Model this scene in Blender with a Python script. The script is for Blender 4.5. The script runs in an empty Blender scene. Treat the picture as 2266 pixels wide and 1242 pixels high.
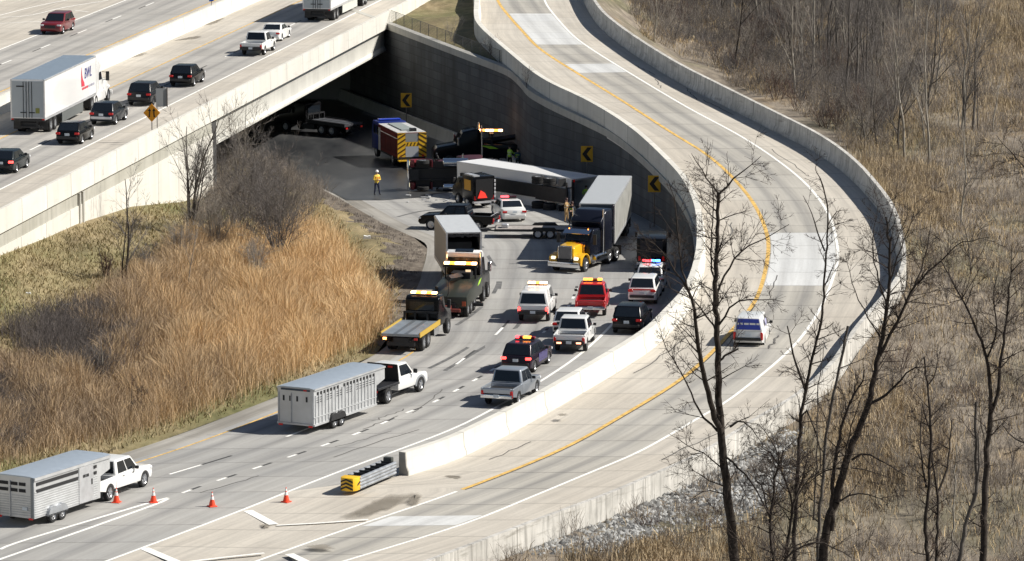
import bpy, bmesh, math, random
import numpy as np
from mathutils import Vector, Matrix
R = math.radians
random.seed(7); np.random.seed(7)
C = bpy.context.scene.collection
SC = bpy.context.scene

# ------------------------------------------------------------------ camera, sky, sun, exposure
F, PITCH, CAMH = 10400.0, 0.160, 51.3          # focal length in photo pixels, tilt, height above the lower ramp
cam = bpy.data.cameras.new('camera')
cam.sensor_width = 36; cam.lens = 36 * F / 2266; cam.clip_start = 1; cam.clip_end = 5000
co = bpy.data.objects.new('camera', cam); C.objects.link(co)
co.location = (0, 0, CAMH); co.rotation_euler = (math.pi / 2 - PITCH, 0, 0)
SC.camera = co
SUN_EL, SUN_AZ = R(42), R(1)                   # azimuth measured from +x (photo right) towards +y (away)
w = bpy.data.worlds.new('World'); SC.world = w; w.use_nodes = True
nt = w.node_tree; bg = nt.nodes['Background']
sky = nt.nodes.new('ShaderNodeTexSky'); sky.sky_type = 'NISHITA'; sky.sun_disc = False
sky.sun_elevation = SUN_EL; sky.sun_rotation = math.pi / 2 - SUN_AZ
nt.links.new(sky.outputs[0], bg.inputs[0]); bg.inputs[1].default_value = 0.05
sun = bpy.data.lights.new('sun', 'SUN'); sun.energy = 5.0; sun.angle = R(0.53); sun.color = (1, 0.95, 0.86)
so = bpy.data.objects.new('sun', sun); C.objects.link(so)
sd = Vector((math.cos(SUN_EL) * math.cos(SUN_AZ), math.cos(SUN_EL) * math.sin(SUN_AZ), math.sin(SUN_EL)))
so.rotation_euler = (-sd).to_track_quat('-Z', 'Y').to_euler(); so.location = (60, 300, 90)
vs = SC.view_settings; vs.view_transform = 'Standard'; vs.look = 'None'; vs.exposure = 0.32; vs.gamma = 1

# ------------------------------------------------------------------ picture <-> place
cP, sP = math.cos(PITCH), math.sin(PITCH)
def W(px, py, z):                               # the point at height z seen at a photo pixel
    u = (px - 1133) / F; v = (621 - py) / F
    d = Vector((u, cP + v * sP, -sP + v * cP)); t = (z - CAMH) / d.z
    return Vector((0, 0, CAMH)) + d * t
def WY(px, py, y):                              # the point at distance y seen at a photo pixel
    u = (px - 1133) / F; v = (621 - py) / F
    d = Vector((u, cP + v * sP, -sP + v * cP))
    return Vector((0, 0, CAMH)) + d * (y / d.y)
def PX(p):
    x, y, z = p[0], p[1], p[2] - CAMH
    Z = y * cP - z * sP; V = y * sP + z * cP
    return (1133 + F * x / Z, 621 - F * V / Z)
def itp(t):
    ks = sorted(t); vals = [t[k] for k in ks]
    return lambda p: float(np.interp(p, ks, vals))
zB = itp({-200: 7, 0: 6.8, 100: 6.6, 200: 6.0, 300: 4.7, 400: 3.3, 500: 2.4, 600: 1.7, 780: .8, 900: .35, 1060: 0, 1300: -.2})
zA = itp({150: -2, 250: -1.9, 350: -1.6, 450: -.9, 550: -.5, 650: -.3, 800: 0, 1300: 0})
U = 6.5                                          # level of the freeway
YAW = R(9.9)
FO = W(242, 300, U); fe = Vector((math.sin(YAW), math.cos(YAW), 0)); fn = Vector((-math.cos(YAW), math.sin(YAW), 0))
def FW(s, off, z=U): p = FO + fe * s + fn * off; return Vector((p.x, p.y, z))

# ------------------------------------------------------------------ materials
MATS = {}
def mat(name, col, rough=.6, metal=0., spec=.5, emit=None, es=0, coat=0, noise=0, nscale=3., bump=0, alpha=1):
    if name in MATS: return MATS[name]
    m = bpy.data.materials.new(name); m.use_nodes = True; n = m.node_tree.nodes; l = m.node_tree.links
    b = n['Principled BSDF']
    b.inputs['Base Color'].default_value = (*col, 1); b.inputs['Roughness'].default_value = rough
    b.inputs['Metallic'].default_value = metal; b.inputs['Specular IOR Level'].default_value = spec
    b.inputs['Coat Weight'].default_value = coat
    if emit: b.inputs['Emission Color'].default_value = (*emit, 1); b.inputs['Emission Strength'].default_value = es
    if noise:
        tc = n.new('ShaderNodeTexCoord'); nz = n.new('ShaderNodeTexNoise'); nz.inputs['Scale'].default_value = nscale; nz.inputs['Detail'].default_value = 5
        l.new(tc.outputs['Object'], nz.inputs['Vector'])
        r = n.new('ShaderNodeValToRGB'); r.color_ramp.elements[0].position = .3; r.color_ramp.elements[1].position = .72
        r.color_ramp.elements[0].color = (*[c * (1 - noise) for c in col], 1); r.color_ramp.elements[1].color = (*[min(1, c * (1 + noise)) for c in col], 1)
        l.new(nz.outputs['Fac'], r.inputs[0]); l.new(r.outputs[0], b.inputs['Base Color'])
        mr = n.new('ShaderNodeMapRange'); mr.inputs['To Min'].default_value = max(.03, rough - .1); mr.inputs['To Max'].default_value = min(1, rough + .15)
        l.new(nz.outputs['Fac'], mr.inputs[0]); l.new(mr.outputs[0], b.inputs['Roughness'])
        if bump:
            bp = n.new('ShaderNodeBump'); bp.inputs['Strength'].default_value = bump; l.new(nz.outputs['Fac'], bp.inputs['Height']); l.new(bp.outputs[0], b.inputs['Normal'])
    MATS[name] = m; return m
class NB:                                        # tiny node-graph builder
    def __init__(s, name, rough=.85):
        s.m = bpy.data.materials.new(name); s.m.use_nodes = True; s.n = s.m.node_tree.nodes; s.l = s.m.node_tree.links
        s.b = s.n['Principled BSDF']; s.b.inputs['Roughness'].default_value = rough; s.b.inputs['Specular IOR Level'].default_value = .3
        s.tc = s.n.new('ShaderNodeTexCoord')
    def lk(s, a, b): s.l.new(a, b)
    def map(s, src, sc):
        k = s.n.new('ShaderNodeMapping'); k.inputs['Scale'].default_value = sc; s.lk(s.tc.outputs[src], k.inputs[0]); return k.outputs[0]
    def noise(s, vec, scale, det=5, rough=.55):
        k = s.n.new('ShaderNodeTexNoise'); k.inputs['Scale'].default_value = scale; k.inputs['Detail'].default_value = det; k.inputs['Roughness'].default_value = rough
        s.lk(vec, k.inputs['Vector']); return k.outputs['Fac']
    def ramp(s, fac, stops):
        k = s.n.new('ShaderNodeValToRGB'); e = k.color_ramp.elements
        while len(e) < len(stops): e.new(.5)
        for i, (p, c) in enumerate(stops): e[i].position = p; e[i].color = (*c, 1) if len(c) == 3 else c
        s.lk(fac, k.inputs[0]); return k.outputs[0]
    def math(s, op, a, b=None, c=None):
        k = s.n.new('ShaderNodeMath'); k.operation = op
        for i, v in enumerate((a, b, c)):
            if v is None: continue
            if isinstance(v, (int, float)): k.inputs[i].default_value = v
            else: s.lk(v, k.inputs[i])
        return k.outputs[0]
    def mix(s, fac, a, b, mode='MIX'):
        k = s.n.new('ShaderNodeMix'); k.data_type = 'RGBA'; k.blend_type = mode
        for i, v in ((0, fac), (6, a), (7, b)):
            if isinstance(v, (int, float)): k.inputs[i].default_value = v
            elif isinstance(v, tuple): k.inputs[i].default_value = (*v, 1)
            else: s.lk(v, k.inputs[i])
        return k.outputs[2]
    def uv(s):
        k = s.n.new('ShaderNodeSeparateXYZ'); s.lk(s.tc.outputs['UV'], k.inputs[0]); return k.outputs[0], k.outputs[1]
    def done(s, col, h=None, bs=.3, bd=.02):
        s.lk(col, s.b.inputs['Base Color'])
        if h is not None:
            k = s.n.new('ShaderNodeBump'); k.inputs['Strength'].default_value = bs; k.inputs['Distance'].default_value = bd; s.lk(h, k.inputs['Height']); s.lk(k.outputs[0], s.b.inputs['Normal'])
        return s.m
def pave(name, c0, c1, joint=4.6, tracks=(), jd=.55, dirt=(.16, .15, .14), stain=.5):
    q = NB(name, .9); u, v = q.uv()
    n1 = q.noise(q.map('Object', (1, 1, 1)), .11, 6); n2 = q.noise(q.map('UV', (1.6, .05, 1)), 1.0, 6, .7); n3 = q.noise(q.map('Object', (1, 1, 1)), 6, 3)
    col = q.ramp(n1, [(.32, c0), (.68, c1)])
    col = q.mix(q.ramp(n2, [(.4, (0, 0, 0)), (.75, (stain,) * 3)]), col, dirt)
    col = q.mix(q.ramp(n3, [(.45, (0, 0, 0)), (.8, (.16,) * 3)]), col, (.1, .1, .1))
    sl = q.math('FLOOR', q.math('DIVIDE', v, joint))        # every slab its own tone
    wn = q.n.new('ShaderNodeTexWhiteNoise'); wn.noise_dimensions = '1D'; q.lk(sl, wn.inputs['W'])
    col = q.mix(q.math('MULTIPLY', wn.outputs['Value'], .16), col, (.62, .6, .56))
    for t, wd, k in tracks:
        d = q.math('ABSOLUTE', q.math('SUBTRACT', u, t)); f = q.math('SMOOTH_MIN', 1, q.math('MAXIMUM', 0, q.math('SUBTRACT', 1, q.math('DIVIDE', d, wd))), .2)
        f = q.math('MULTIPLY', f, q.math('ADD', q.math('MULTIPLY', n2, k), k * .4)); col = q.mix(f, col, (.15, .15, .155))
    fr = q.math('FRACT', q.math('DIVIDE', q.math('ADD', v, q.math('MULTIPLY', n3, .1)), joint))
    j = q.math('LESS_THAN', fr, .035); col = q.mix(q.math('MULTIPLY', j, jd), col, (.12, .115, .11))
    return q.done(col, n3, .15)
CONC = pave('concrete_shoulder', (.5, .455, .39), (.6, .555, .485), 4.6, (), .35)
LANE = pave('worn_concrete_lane', (.39, .375, .35), (.48, .46, .43), 4.6, ((1.0, .5, .45), (2.7, .5, .45), (4.7, .5, .4), (6.4, .5, .4)), .4)
LANEB = pave('worn_ramp_lane', (.4, .38, .34), (.5, .475, .425), 4.6, ((1.35, .6, .5), (3.1, .6, .5)), .5)
LANEA = pave('worn_lower_ramp', (.31, .31, .305), (.42, .41, .39), 4.6, ((2.2, .7, .5), (5.0, .7, .5), (7.4, .7, .5), (10, .7, .5)), .45)
PATCH = pave('fresh_concrete_patch', (.6, .61, .61), (.7, .71, .71), 4.6, ((1.2, .6, .25), (2.9, .6, .25)), .3, (.4, .4, .39), .6)
GRAVEL = pave('dirty_shoulder', (.24, .225, .2), (.4, .38, .345), 9, (), .1, (.1, .09, .075), .8)
def wallmat(name, c0, c1, streak=.5, sc=1., jt=0):
    q = NB(name, .85)
    n1 = q.noise(q.map('Object', (1, 1, 1)), .3 * sc, 5); st = q.noise(q.map('Object', (1.4, 1.4, .12)), 1.0 * sc, 6, .65); n3 = q.noise(q.map('Object', (1, 1, 1)), 5, 3)
    col = q.ramp(n1, [(.3, c0), (.7, c1)])
    col = q.mix(q.ramp(st, [(.48, (0, 0, 0)), (.75, (streak,) * 3)]), col, tuple(c * .45 for c in c0))
    if jt:
        u, v = q.uv(); sl = q.math('DIVIDE', u, jt); wn = q.n.new('ShaderNodeTexWhiteNoise'); wn.noise_dimensions = '1D'; q.lk(q.math('FLOOR', sl), wn.inputs['W'])
        col = q.mix(q.math('MULTIPLY', wn.outputs['Value'], .22), col, tuple(c * .62 for c in c0)); j = q.math('LESS_THAN', q.math('FRACT', sl), .016); col = q.mix(q.math('MULTIPLY', j, .6), col, (.12, .115, .1))
        sc2 = q.noise(q.map('Object', (.25, .25, 2.2)), 1.3, 5, .7); col = q.mix(q.ramp(sc2, [(.55, (0, 0, 0)), (.72, (streak * .7,) * 3)]), col, (.2, .185, .16))
    return q.done(col, n3, .2)
WHITEC = wallmat('sunlit_pale_concrete', (.64, .62, .565), (.74, .72, .665), .24, 1., 6.1)
GREYC = wallmat('grey_concrete', (.4, .39, .36), (.5, .49, .45), .35)
BANDC = wallmat('dirty_concrete_band', (.36, .35, .3), (.48, .47, .42), .5)
STAINC = wallmat('weathered_concrete', (.46, .445, .415), (.7, .68, .64), 1., 2.6, 4.6)
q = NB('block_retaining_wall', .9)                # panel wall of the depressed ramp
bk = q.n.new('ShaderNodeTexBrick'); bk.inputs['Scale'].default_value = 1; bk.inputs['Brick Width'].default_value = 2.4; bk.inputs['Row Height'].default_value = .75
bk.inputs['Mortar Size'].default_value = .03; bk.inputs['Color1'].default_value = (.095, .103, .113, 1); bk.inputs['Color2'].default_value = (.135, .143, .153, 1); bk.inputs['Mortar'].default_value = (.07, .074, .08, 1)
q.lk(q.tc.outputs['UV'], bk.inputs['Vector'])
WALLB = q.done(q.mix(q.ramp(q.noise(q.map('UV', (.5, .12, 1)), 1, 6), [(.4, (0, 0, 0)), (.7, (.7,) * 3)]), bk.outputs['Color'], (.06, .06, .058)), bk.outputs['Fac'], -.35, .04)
WPAINT = mat('white_road_paint', (.85, .84, .8), .8, noise=.12, nscale=4)
YPAINT = mat('yellow_road_paint', (.66, .42, .12), .85, noise=.35, nscale=2.5)
BPAINT = mat('black_contrast_paint', (.06, .06, .06), .85, noise=.2)
TYRE = mat('tyre_rubber', (.018, .018, .019), .85); RIM = mat('alloy_rim', (.55, .56, .58), .3, .8); DRIM = mat('dark_rim', (.07, .07, .075), .4, .5)
GLASS = mat('tinted_glass', (.012, .016, .022), .06, 0, .6); BLACKP = mat('black_plastic', (.02, .02, .022), .55); CHROME = mat('chrome', (.75, .76, .78), .15, 1)
TAIL = mat('red_tail_light', (.35, .01, .012), .25, emit=(1, .03, .02), es=.08); BRAKE = mat('lit_brake_light', (.6, .02, .02), .25, emit=(1, .06, .05), es=4)
HEAD = mat('headlight', (.75, .76, .78), .15); PLATE = mat('licence_plate', (.6, .65, .7), .5)
AMBER = mat('amber_beacon', (.9, .35, .03), .3, emit=(1, .3, .04), es=4); AMBW = mat('hot_amber_lamp', (1, .7, .4), .3, emit=(1, .55, .26), es=7)
REDL = mat('red_beacon', (.8, .02, .02), .3, emit=(1, .05, .06), es=5); BLUEL = mat('blue_beacon', (.02, .1, .9), .3, emit=(.05, .2, 1), es=8)
DARKM = mat('dark_steel', (.035, .036, .04), .5, .5, noise=.2); ALU = mat('aluminium', (.6, .61, .63), .38, .55, noise=.12, nscale=2); GALV = mat('galvanised_steel', (.42, .44, .47), .42, .6, noise=.15)
SKIN = mat('skin', (.5, .3, .22), .6)
def paint(name, col, metal=0., rough=.3): return mat(name, col, rough, metal, .5, coat=.6)
WHITE = paint('white_paint', (.8, .8, .79)); BLACK = mat('black_paint', (.006, .006, .007), .22, 0, .25); NAVY = mat('dark_blue_grey_paint', (.016, .02, .028), .25, .1, .3)
CHAR = mat('charcoal_paint', (.014, .015, .019), .25, .1, .3); RED = paint('red_paint', (.55, .02, .025)); MAROON = paint('dark_red_paint', (.16, .012, .016)); SILVER = paint('silver_paint', (.42, .45, .49), .5)

# ------------------------------------------------------------------ mesh helpers
def tag(o, label=None, cat=None, group=None, kind=None):
    for k, v in (('label', label), ('category', cat), ('group', group), ('kind', kind)):
        if v: o[k] = v
    return o
def link(name, me, parent=None):
    o = bpy.data.objects.new(name, me); C.objects.link(o)
    if parent: o.parent = parent
    return o
def thing(name, label, cat, group=None):
    return tag(link(name, None), label, cat, group)
class MB:
    def __init__(s): s.v = []; s.f = []; s.mi = []; s.uvs = []
    def add(s, vs, fs, mi=0, uv=None):
        b = len(s.v); s.v += [tuple(p) for p in vs]; s.f += [tuple(b + i for i in f) for f in fs]; s.mi += [mi] * len(fs)
        s.uvs += list(uv) if uv else [(0, 0)] * len(vs)
        return s
    def box(s, c, d, mi=0, rz=0, M=None):
        x, y, z = d[0] / 2, d[1] / 2, d[2] / 2; ca, sa = math.cos(rz), math.sin(rz); vs = []
        for k in (-1, 1):
            for a, b in ((-1, -1), (1, -1), (1, 1), (-1, 1)):
                X, Y = a * x, b * y
                vs.append(Vector((c[0] + X * ca - Y * sa, c[1] + X * sa + Y * ca, c[2] + k * z)))
        if M: vs = [M @ p for p in vs]
        return s.add(vs, [(3, 2, 1, 0), (4, 5, 6, 7), (0, 1, 5, 4), (1, 2, 6, 5), (2, 3, 7, 6), (3, 0, 4, 7)], mi)
    def prism(s, poly, x0, x1, mi=0, axis='x'):          # polygon extruded; axis x: poly in (y,z); y: (x,z); z: (x,y)
        f = {'x': lambda a, p: (a, p[0], p[1]), 'y': lambda a, p: (p[0], a, p[1]), 'z': lambda a, p: (p[0], p[1], a)}[axis]
        n = len(poly); vs = [f(x0, p) for p in poly] + [f(x1, p) for p in poly]
        return s.add(vs, [tuple(range(n))[::-1], tuple(range(n, 2 * n))] + [(i, (i + 1) % n, n + (i + 1) % n, n + i) for i in range(n)], mi)
    def tube(s, p0, p1, r0, r1=None, n=8, mi=0, caps=True):
        r1 = r0 if r1 is None else r1; p0 = Vector(p0); p1 = Vector(p1); d = (p1 - p0).normalized()
        a = d.cross(Vector((0, 0, 1)) if abs(d.z) < .9 else Vector((1, 0, 0))).normalized(); b = d.cross(a)
        vs = [p + (a * math.cos(t) + b * math.sin(t)) * r for p, r in ((p0, r0), (p1, r1)) for t in (2 * math.pi * i / n for i in range(n))]
        fs = [(i, (i + 1) % n, n + (i + 1) % n, n + i) for i in range(n)]
        if caps: fs += [tuple(range(n))[::-1], tuple(range(n, 2 * n))]
        return s.add(vs, fs, mi)
    def path(s, pts, r, n=6, mi=0):
        for a, b in zip(pts, pts[1:]): s.tube(a, b, r, r, n, mi)
        return s
    def lathe(s, prof, axis, c, n=20, mi=0):             # prof: (along, radius)
        vs = []
        for a, r in prof:
            for i in range(n):
                t = 2 * math.pi * i / n; k, m = r * math.cos(t), r * math.sin(t)
                p = {'x': (a, k, m), 'y': (k, a, m), 'z': (k, m, a)}[axis]; vs.append((c[0] + p[0], c[1] + p[1], c[2] + p[2]))
        fs = [(j * n + i, j * n + (i + 1) % n, (j + 1) * n + (i + 1) % n, (j + 1) * n + i) for j in range(len(prof) - 1) for i in range(n)]
        return s.add(vs, fs, mi)
    def panel(s, q, u0, u1, v0, v1, off=.012, th=.02, mi=0):   # pane lying on the quad q = bl, br, tr, tl
        bl, br, tr, tl = [Vector(p) for p in q]
        P = lambda u, v: (bl * (1 - u) + br * u) * (1 - v) + (tl * (1 - u) + tr * u) * v
        nn = (br - bl).cross(tl - bl).normalized(); k = [P(u0, v0), P(u1, v0), P(u1, v1), P(u0, v1)]
        vs = [p + nn * (off - th) for p in k] + [p + nn * off for p in k]
        return s.add(vs, [(3, 2, 1, 0), (4, 5, 6, 7), (0, 1, 5, 4), (1, 2, 6, 5), (2, 3, 7, 6), (3, 0, 4, 7)], mi)
    def build(s, name, mats, parent=None, bevel=0, seg=2, smooth=True, ang=35):
        me = bpy.data.meshes.new(name); me.from_pydata(s.v, [], s.f)
        for m in (mats if isinstance(mats, (list, tuple)) else [mats]): me.materials.append(m)
        me.polygons.foreach_set('material_index', s.mi)
        bm = bmesh.new(); bm.from_mesh(me)
        bmesh.ops.recalc_face_normals(bm, faces=bm.faces)
        if bevel:
            es = [e for e in bm.edges if len(e.link_faces) == 2 and e.calc_face_angle(0) > R(28)]
            bmesh.ops.bevel(bm, geom=es, offset=bevel, segments=seg, profile=.5, affect='EDGES', clamp_overlap=True)
        bm.to_mesh(me); bm.free()
        if any(u != (0, 0) for u in s.uvs) and not bevel:
            ul = me.uv_layers.new(name='uv')
            for lp in me.loops: ul.data[lp.index].uv = s.uvs[lp.vertex_index]
        if smooth:
            me.polygons.foreach_set('use_smooth', [True] * len(me.polygons)); me.set_sharp_from_angle(angle=R(ang))
        return link(name, me, parent)
def children(o): return [c for c in list(C.objects) if c.parent == o]
KIDS = {}
def copy_tree(o, parent=None):
    c = o.copy(); C.objects.link(c)
    if parent: c.parent = parent; c.matrix_parent_inverse = o.matrix_parent_inverse.copy()
    for k in children(o): copy_tree(k, c)
    return c
def spline(pts, n, closed=False):                        # smooth resample of a polyline (Catmull-Rom, even spacing)
    P = [np.array(p, float) for p in pts]; out = []
    for i in range(len(P) - 1):
        p0 = P[max(i - 1, 0)]; p1 = P[i]; p2 = P[i + 1]; p3 = P[min(i + 2, len(P) - 1)]
        for t in np.linspace(0, 1, 14, endpoint=False):
            out.append(.5 * (2 * p1 + (p2 - p0) * t + (2 * p0 - 5 * p1 + 4 * p2 - p3) * t ** 2 + (3 * p1 - p0 - 3 * p2 + p3) * t ** 3))
    out.append(P[-1]); out = np.array(out)
    d = np.r_[0, np.cumsum(np.linalg.norm(np.diff(out, axis=0), axis=1))]; k = np.linspace(0, d[-1], n)
    return np.array([np.interp(k, d, out[:, j]) for j in range(out.shape[1])]).T
def smooth(a, it=3):
    a = a.copy()
    for _ in range(it): a[1:-1] = .25 * a[:-2] + .5 * a[1:-1] + .25 * a[2:]
    return a
def offs(line, d):                                       # shift a plan line sideways (to its right for d > 0)
    t = np.gradient(line[:, :2], axis=0); t /= np.linalg.norm(t, axis=1)[:, None]; o = line.copy(); o[:, 0] += t[:, 1] * d; o[:, 1] -= t[:, 0] * d; return o
def ribbon(L, Rr, dz=0, cols=1, mi=0, m=None):
    m = m or MB(); n = len(L); s = np.r_[0, np.cumsum(np.linalg.norm(np.diff((L + Rr) / 2, axis=0), axis=1))]
    vs = []; uv = []
    for i in range(n):
        wd = float(np.linalg.norm(Rr[i] - L[i]))
        for j in range(cols + 1):
            p = L[i] + (Rr[i] - L[i]) * j / cols; vs.append((p[0], p[1], p[2] + dz)); uv.append((wd * j / cols + 1e-4, float(s[i]) + 1e-4))
    k = cols + 1
    return m.add(vs, [(i * k + j, i * k + j + 1, (i + 1) * k + j + 1, (i + 1) * k + j) for i in range(n - 1) for j in range(cols)], mi, uv)
def sweep(line, prof, m=None, mi=0, caps=True):          # profile (offset to the right, height above line) swept along a line; closed section
    m = m or MB(); n = len(line); k = len(prof); t = np.gradient(line[:, :2], axis=0); t /= np.linalg.norm(t, axis=1)[:, None]
    vs = []; uv = []; s = np.r_[0, np.cumsum(np.linalg.norm(np.diff(line[:, :2], axis=0), axis=1))]
    for i in range(n):
        for o, h in prof: vs.append((line[i, 0] + t[i, 1] * o, line[i, 1] - t[i, 0] * o, h[i] if hasattr(h, '__len__') else line[i, 2] + h)); uv.append((float(s[i]) + 1e-4, float(vs[-1][2])))
    fs = [(i * k + j, i * k + (j + 1) % k, (i + 1) * k + (j + 1) % k, (i + 1) * k + j) for i in range(n - 1) for j in range(k)]
    if caps: fs += [tuple(range(k)), tuple((n - 1) * k + j for j in range(k))[::-1]]
    return m.add(vs, fs, mi, uv)
def structure(o, kind='structure'): o['kind'] = kind; return o
def setpose(root, p, yaw, back=0):                       # put a thing on the ground; heading yaw measured from +y towards +x
    h = Vector((math.sin(yaw), math.cos(yaw), 0)); root.location = Vector(p) + h * back; root.rotation_euler = (0, 0, -yaw); return root

# ------------------------------------------------------------------ plan lines (all run away from the camera, so each is a function of y)
class YL:
    def __init__(s, pts, it=2):
        a = spline(sorted([tuple(p) for p in pts], key=lambda p: p[1]), 160); s.a = smooth(a, it); s.a = s.a[np.argsort(s.a[:, 1])]
    def __call__(s, ys, dz=0):
        ys = np.atleast_1d(np.array(ys, float)); a = s.a; o = np.zeros((len(ys), 3)); o[:, 1] = ys
        for c in (0, 2): o[:, c] = np.interp(ys, a[:, 1], a[:, c])
        for lo, i, k in ((True, 0, 8), (False, -1, -9)):
            sl = (a[k, 0] - a[i, 0]) / (a[k, 1] - a[i, 1]); mk = ys < a[0, 1] if lo else ys > a[-1, 1]
            o[mk, 0] = a[i, 0] + sl * (ys[mk] - a[i, 1])
        o[:, 2] += dz; return o
def pl(pts, zf, dz=0, dpy=0): return [tuple(W(x, y, zf(y + dpy) + dz) - Vector((0, 0, dz))) for x, y in pts]
Bwhite = YL(pl([(568, 1300), (1000, 1169), (1130, 1119), (1334, 1034), (1416, 1000), (1575, 908), (1609, 889), (1749, 774), (1816, 682), (1848, 600), (1855, 560), (1837, 481), (1790, 413), (1722, 356), (1637, 300), (1525, 240), (1397, 164), (1300, 103), (1259, 70), (1216, 20), (1205, 0)], zB) + [(2.2, 470, 6.8), (1, 520, 6.8)])
Byel = YL(pl([(568, 1242), (761, 1173), (1003, 1091), (1231, 1000), (1361, 929), (1530, 822), (1650, 696), (1682, 642), (1700, 562), (1696, 513), (1666, 447), (1609, 380), (1553, 334), (1493, 298), (1380, 225), (1208, 118), (1157, 70), (1120, 28), (1101, 0)], zB) + [(-2.4, 470, 6.8), (-3.6, 520, 6.8)])
Min = YL(pl([(884, 1059), (1000, 1024), (1048, 1000), (1200, 922), (1431, 783), (1486, 732), (1531, 683), (1554, 625), (1562, 567)], zB) +
         [(x + .6, y, z) for x, y, z in pl([(1541, 477), (1533, 441), (1509, 393), (1472, 352), (1397, 283), (1300, 222), (1202, 175), (1126, 116), (1059, 56), (1049, 28), (1050, 0)], zB, 1.25, 40)] + [(-3.4, 460, 6.8), (-4.6, 520, 6.8)])
Nout = YL([(x - .1, y, z) for x, y, z in pl([(1965, 629), (1925, 672), (1875, 730), (1839, 787), (1753, 866), (1668, 910), (1549, 988), (1456, 1026), (1350, 1074), (1242, 1111), (1165, 1140)], zB, 1.45, 50)] +
          [(x - .35, y, z) for x, y, z in pl([(1316, 0), (1371, 55), (1493, 134), (1609, 193), (1719, 248), (1800, 287), (1837, 309), (1895, 354), (1937, 400), (1962, 430), (1983, 466), (1998, 531), (2003, 575)], zB, 1.45, 45)] + [(6, 470, 6.8), (4.5, 520, 6.8)], 5)
wallpts = [(p[0] - .62, p[1], 0) for p in Min([354, 362])] + [tuple(W(x, y, z)) for x, y, z in ((1191, 211, 5.75), (1154, 175, 6.1), (1120, 147, 6.35), (1016, 108, 6.45), (863, 53, 6.5))]
_d = (Vector(wallpts[-1]) - Vector(wallpts[-2])).normalized(); wallpts += [tuple(Vector(wallpts[-1]) + _d * k) for k in (30, 70)]
AL = YL(pl([(-420, 1250), (0, 1090), (330, 985), (560, 899), (830, 785), (900, 690), (946, 551), (914, 525), (849, 496), (737, 432), (672, 401), (580, 345)], zA) + [(-30, 420, -1.9), (-44, 460, -2)])
_ys = np.arange(303, 351, 4.); _m = Min(_ys)
AW = YL([(p[0] - .62, p[1], 0) for p in Min(np.arange(250.4, 300, 6))] + [(p[0] - .62, p[1], 0) for p in _m] + wallpts, 1)      # face of the wall on the lower-ramp side
_aw = AW(np.arange(334, 500, 6)); _o = offs(_aw, -2.7)
AR = YL(pl([(236, 1242), (500, 1143), (745, 1046), (977, 960), (1069, 917), (1188, 849), (1283, 785), (1352, 721), (1400, 660), (1420, 600)], zA) + [(p[0], p[1], float(np.interp(p[1], [326, 370, 400, 460], [-.7, -1.4, -1.8, -2]))) for p in _o])
zAy = lambda y: float(np.interp(y, AL.a[:, 1], AL.a[:, 2]))
zBy = lambda y: float(np.interp(y, Bwhite.a[:, 1], Bwhite.a[:, 2]))
ya = np.r_[np.arange(205, 440, 1.5)]
def road(name, L, Rr, m, cols=1): return structure(ribbon(L, Rr, 0, cols).build(name, m, smooth=False))
# lower ramp
al, ar = AL(ya), AR(ya); al[:, 2] = ar[:, 2] = [zAy(y) for y in ya]
e1 = offs(al, 1.5)
road('lower_ramp_shoulder', al, e1, GRAVEL); road('lower_ramp_road', e1, ar, LANEA)
ys = np.arange(250.4, 440, 1.5); s0 = AR(ys); s1 = AW(ys); s0[0] = AR([247])[0]
for a in (s0, s1): a[:, 2] = [zAy(y) for y in a[:, 1]]
road('lower_ramp_right_shoulder', s0, s1, LANEA)
# gore and upper ramp
yg = np.arange(205, 247.1, 1.5); g0 = AR(yg); g0[:, 2] = 0; g1 = Byel(yg)
gl = np.vstack([g0, [AR([247])[0] * [1, 1, 0], Min([250.4])[0] + [-.6, 0, 0], Min([252])[0] + [-.3, 0, 0]]]); gr = np.vstack([g1, Byel([248, 250, 252])])
road('gore_pavement', gl, gr, CONC)
yb = np.r_[252, np.arange(253, 521, 1.5)]
bm0 = Min(yb); bm0[0, 0] -= .3; by, bw, bn = Byel(np.r_[205:252:1.5, yb]), Bwhite(np.r_[205:252:1.5, yb]), Nout(np.r_[205:252:1.5, yb])
road('upper_ramp_left_shoulder', bm0, Byel(yb), CONC); road('upper_ramp_road', by, bw, LANEB); road('upper_ramp_right_shoulder', bw, bn, CONC)
# freeway
def fstrip(name, o0, o1, m, s0=-150, s1=330):
    return road(name, np.array([FW(s, o1) for s in np.linspace(s0, s1, 40)]), np.array([FW(s, o0) for s in np.linspace(s0, s1, 40)]), m)
fstrip('freeway_right_shoulder', -4.5, 0, CONC); fstrip('freeway_lanes', 0, 7.5, LANE); fstrip('freeway_left_shoulder', 7.5, 11.4, CONC)
fstrip('freeway_far_left_shoulder', 11.9, 15.4, CONC); fstrip('freeway_far_lanes', 15.4, 24, LANE); fstrip('freeway_far_shoulder', 24, 36, CONC)

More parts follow.
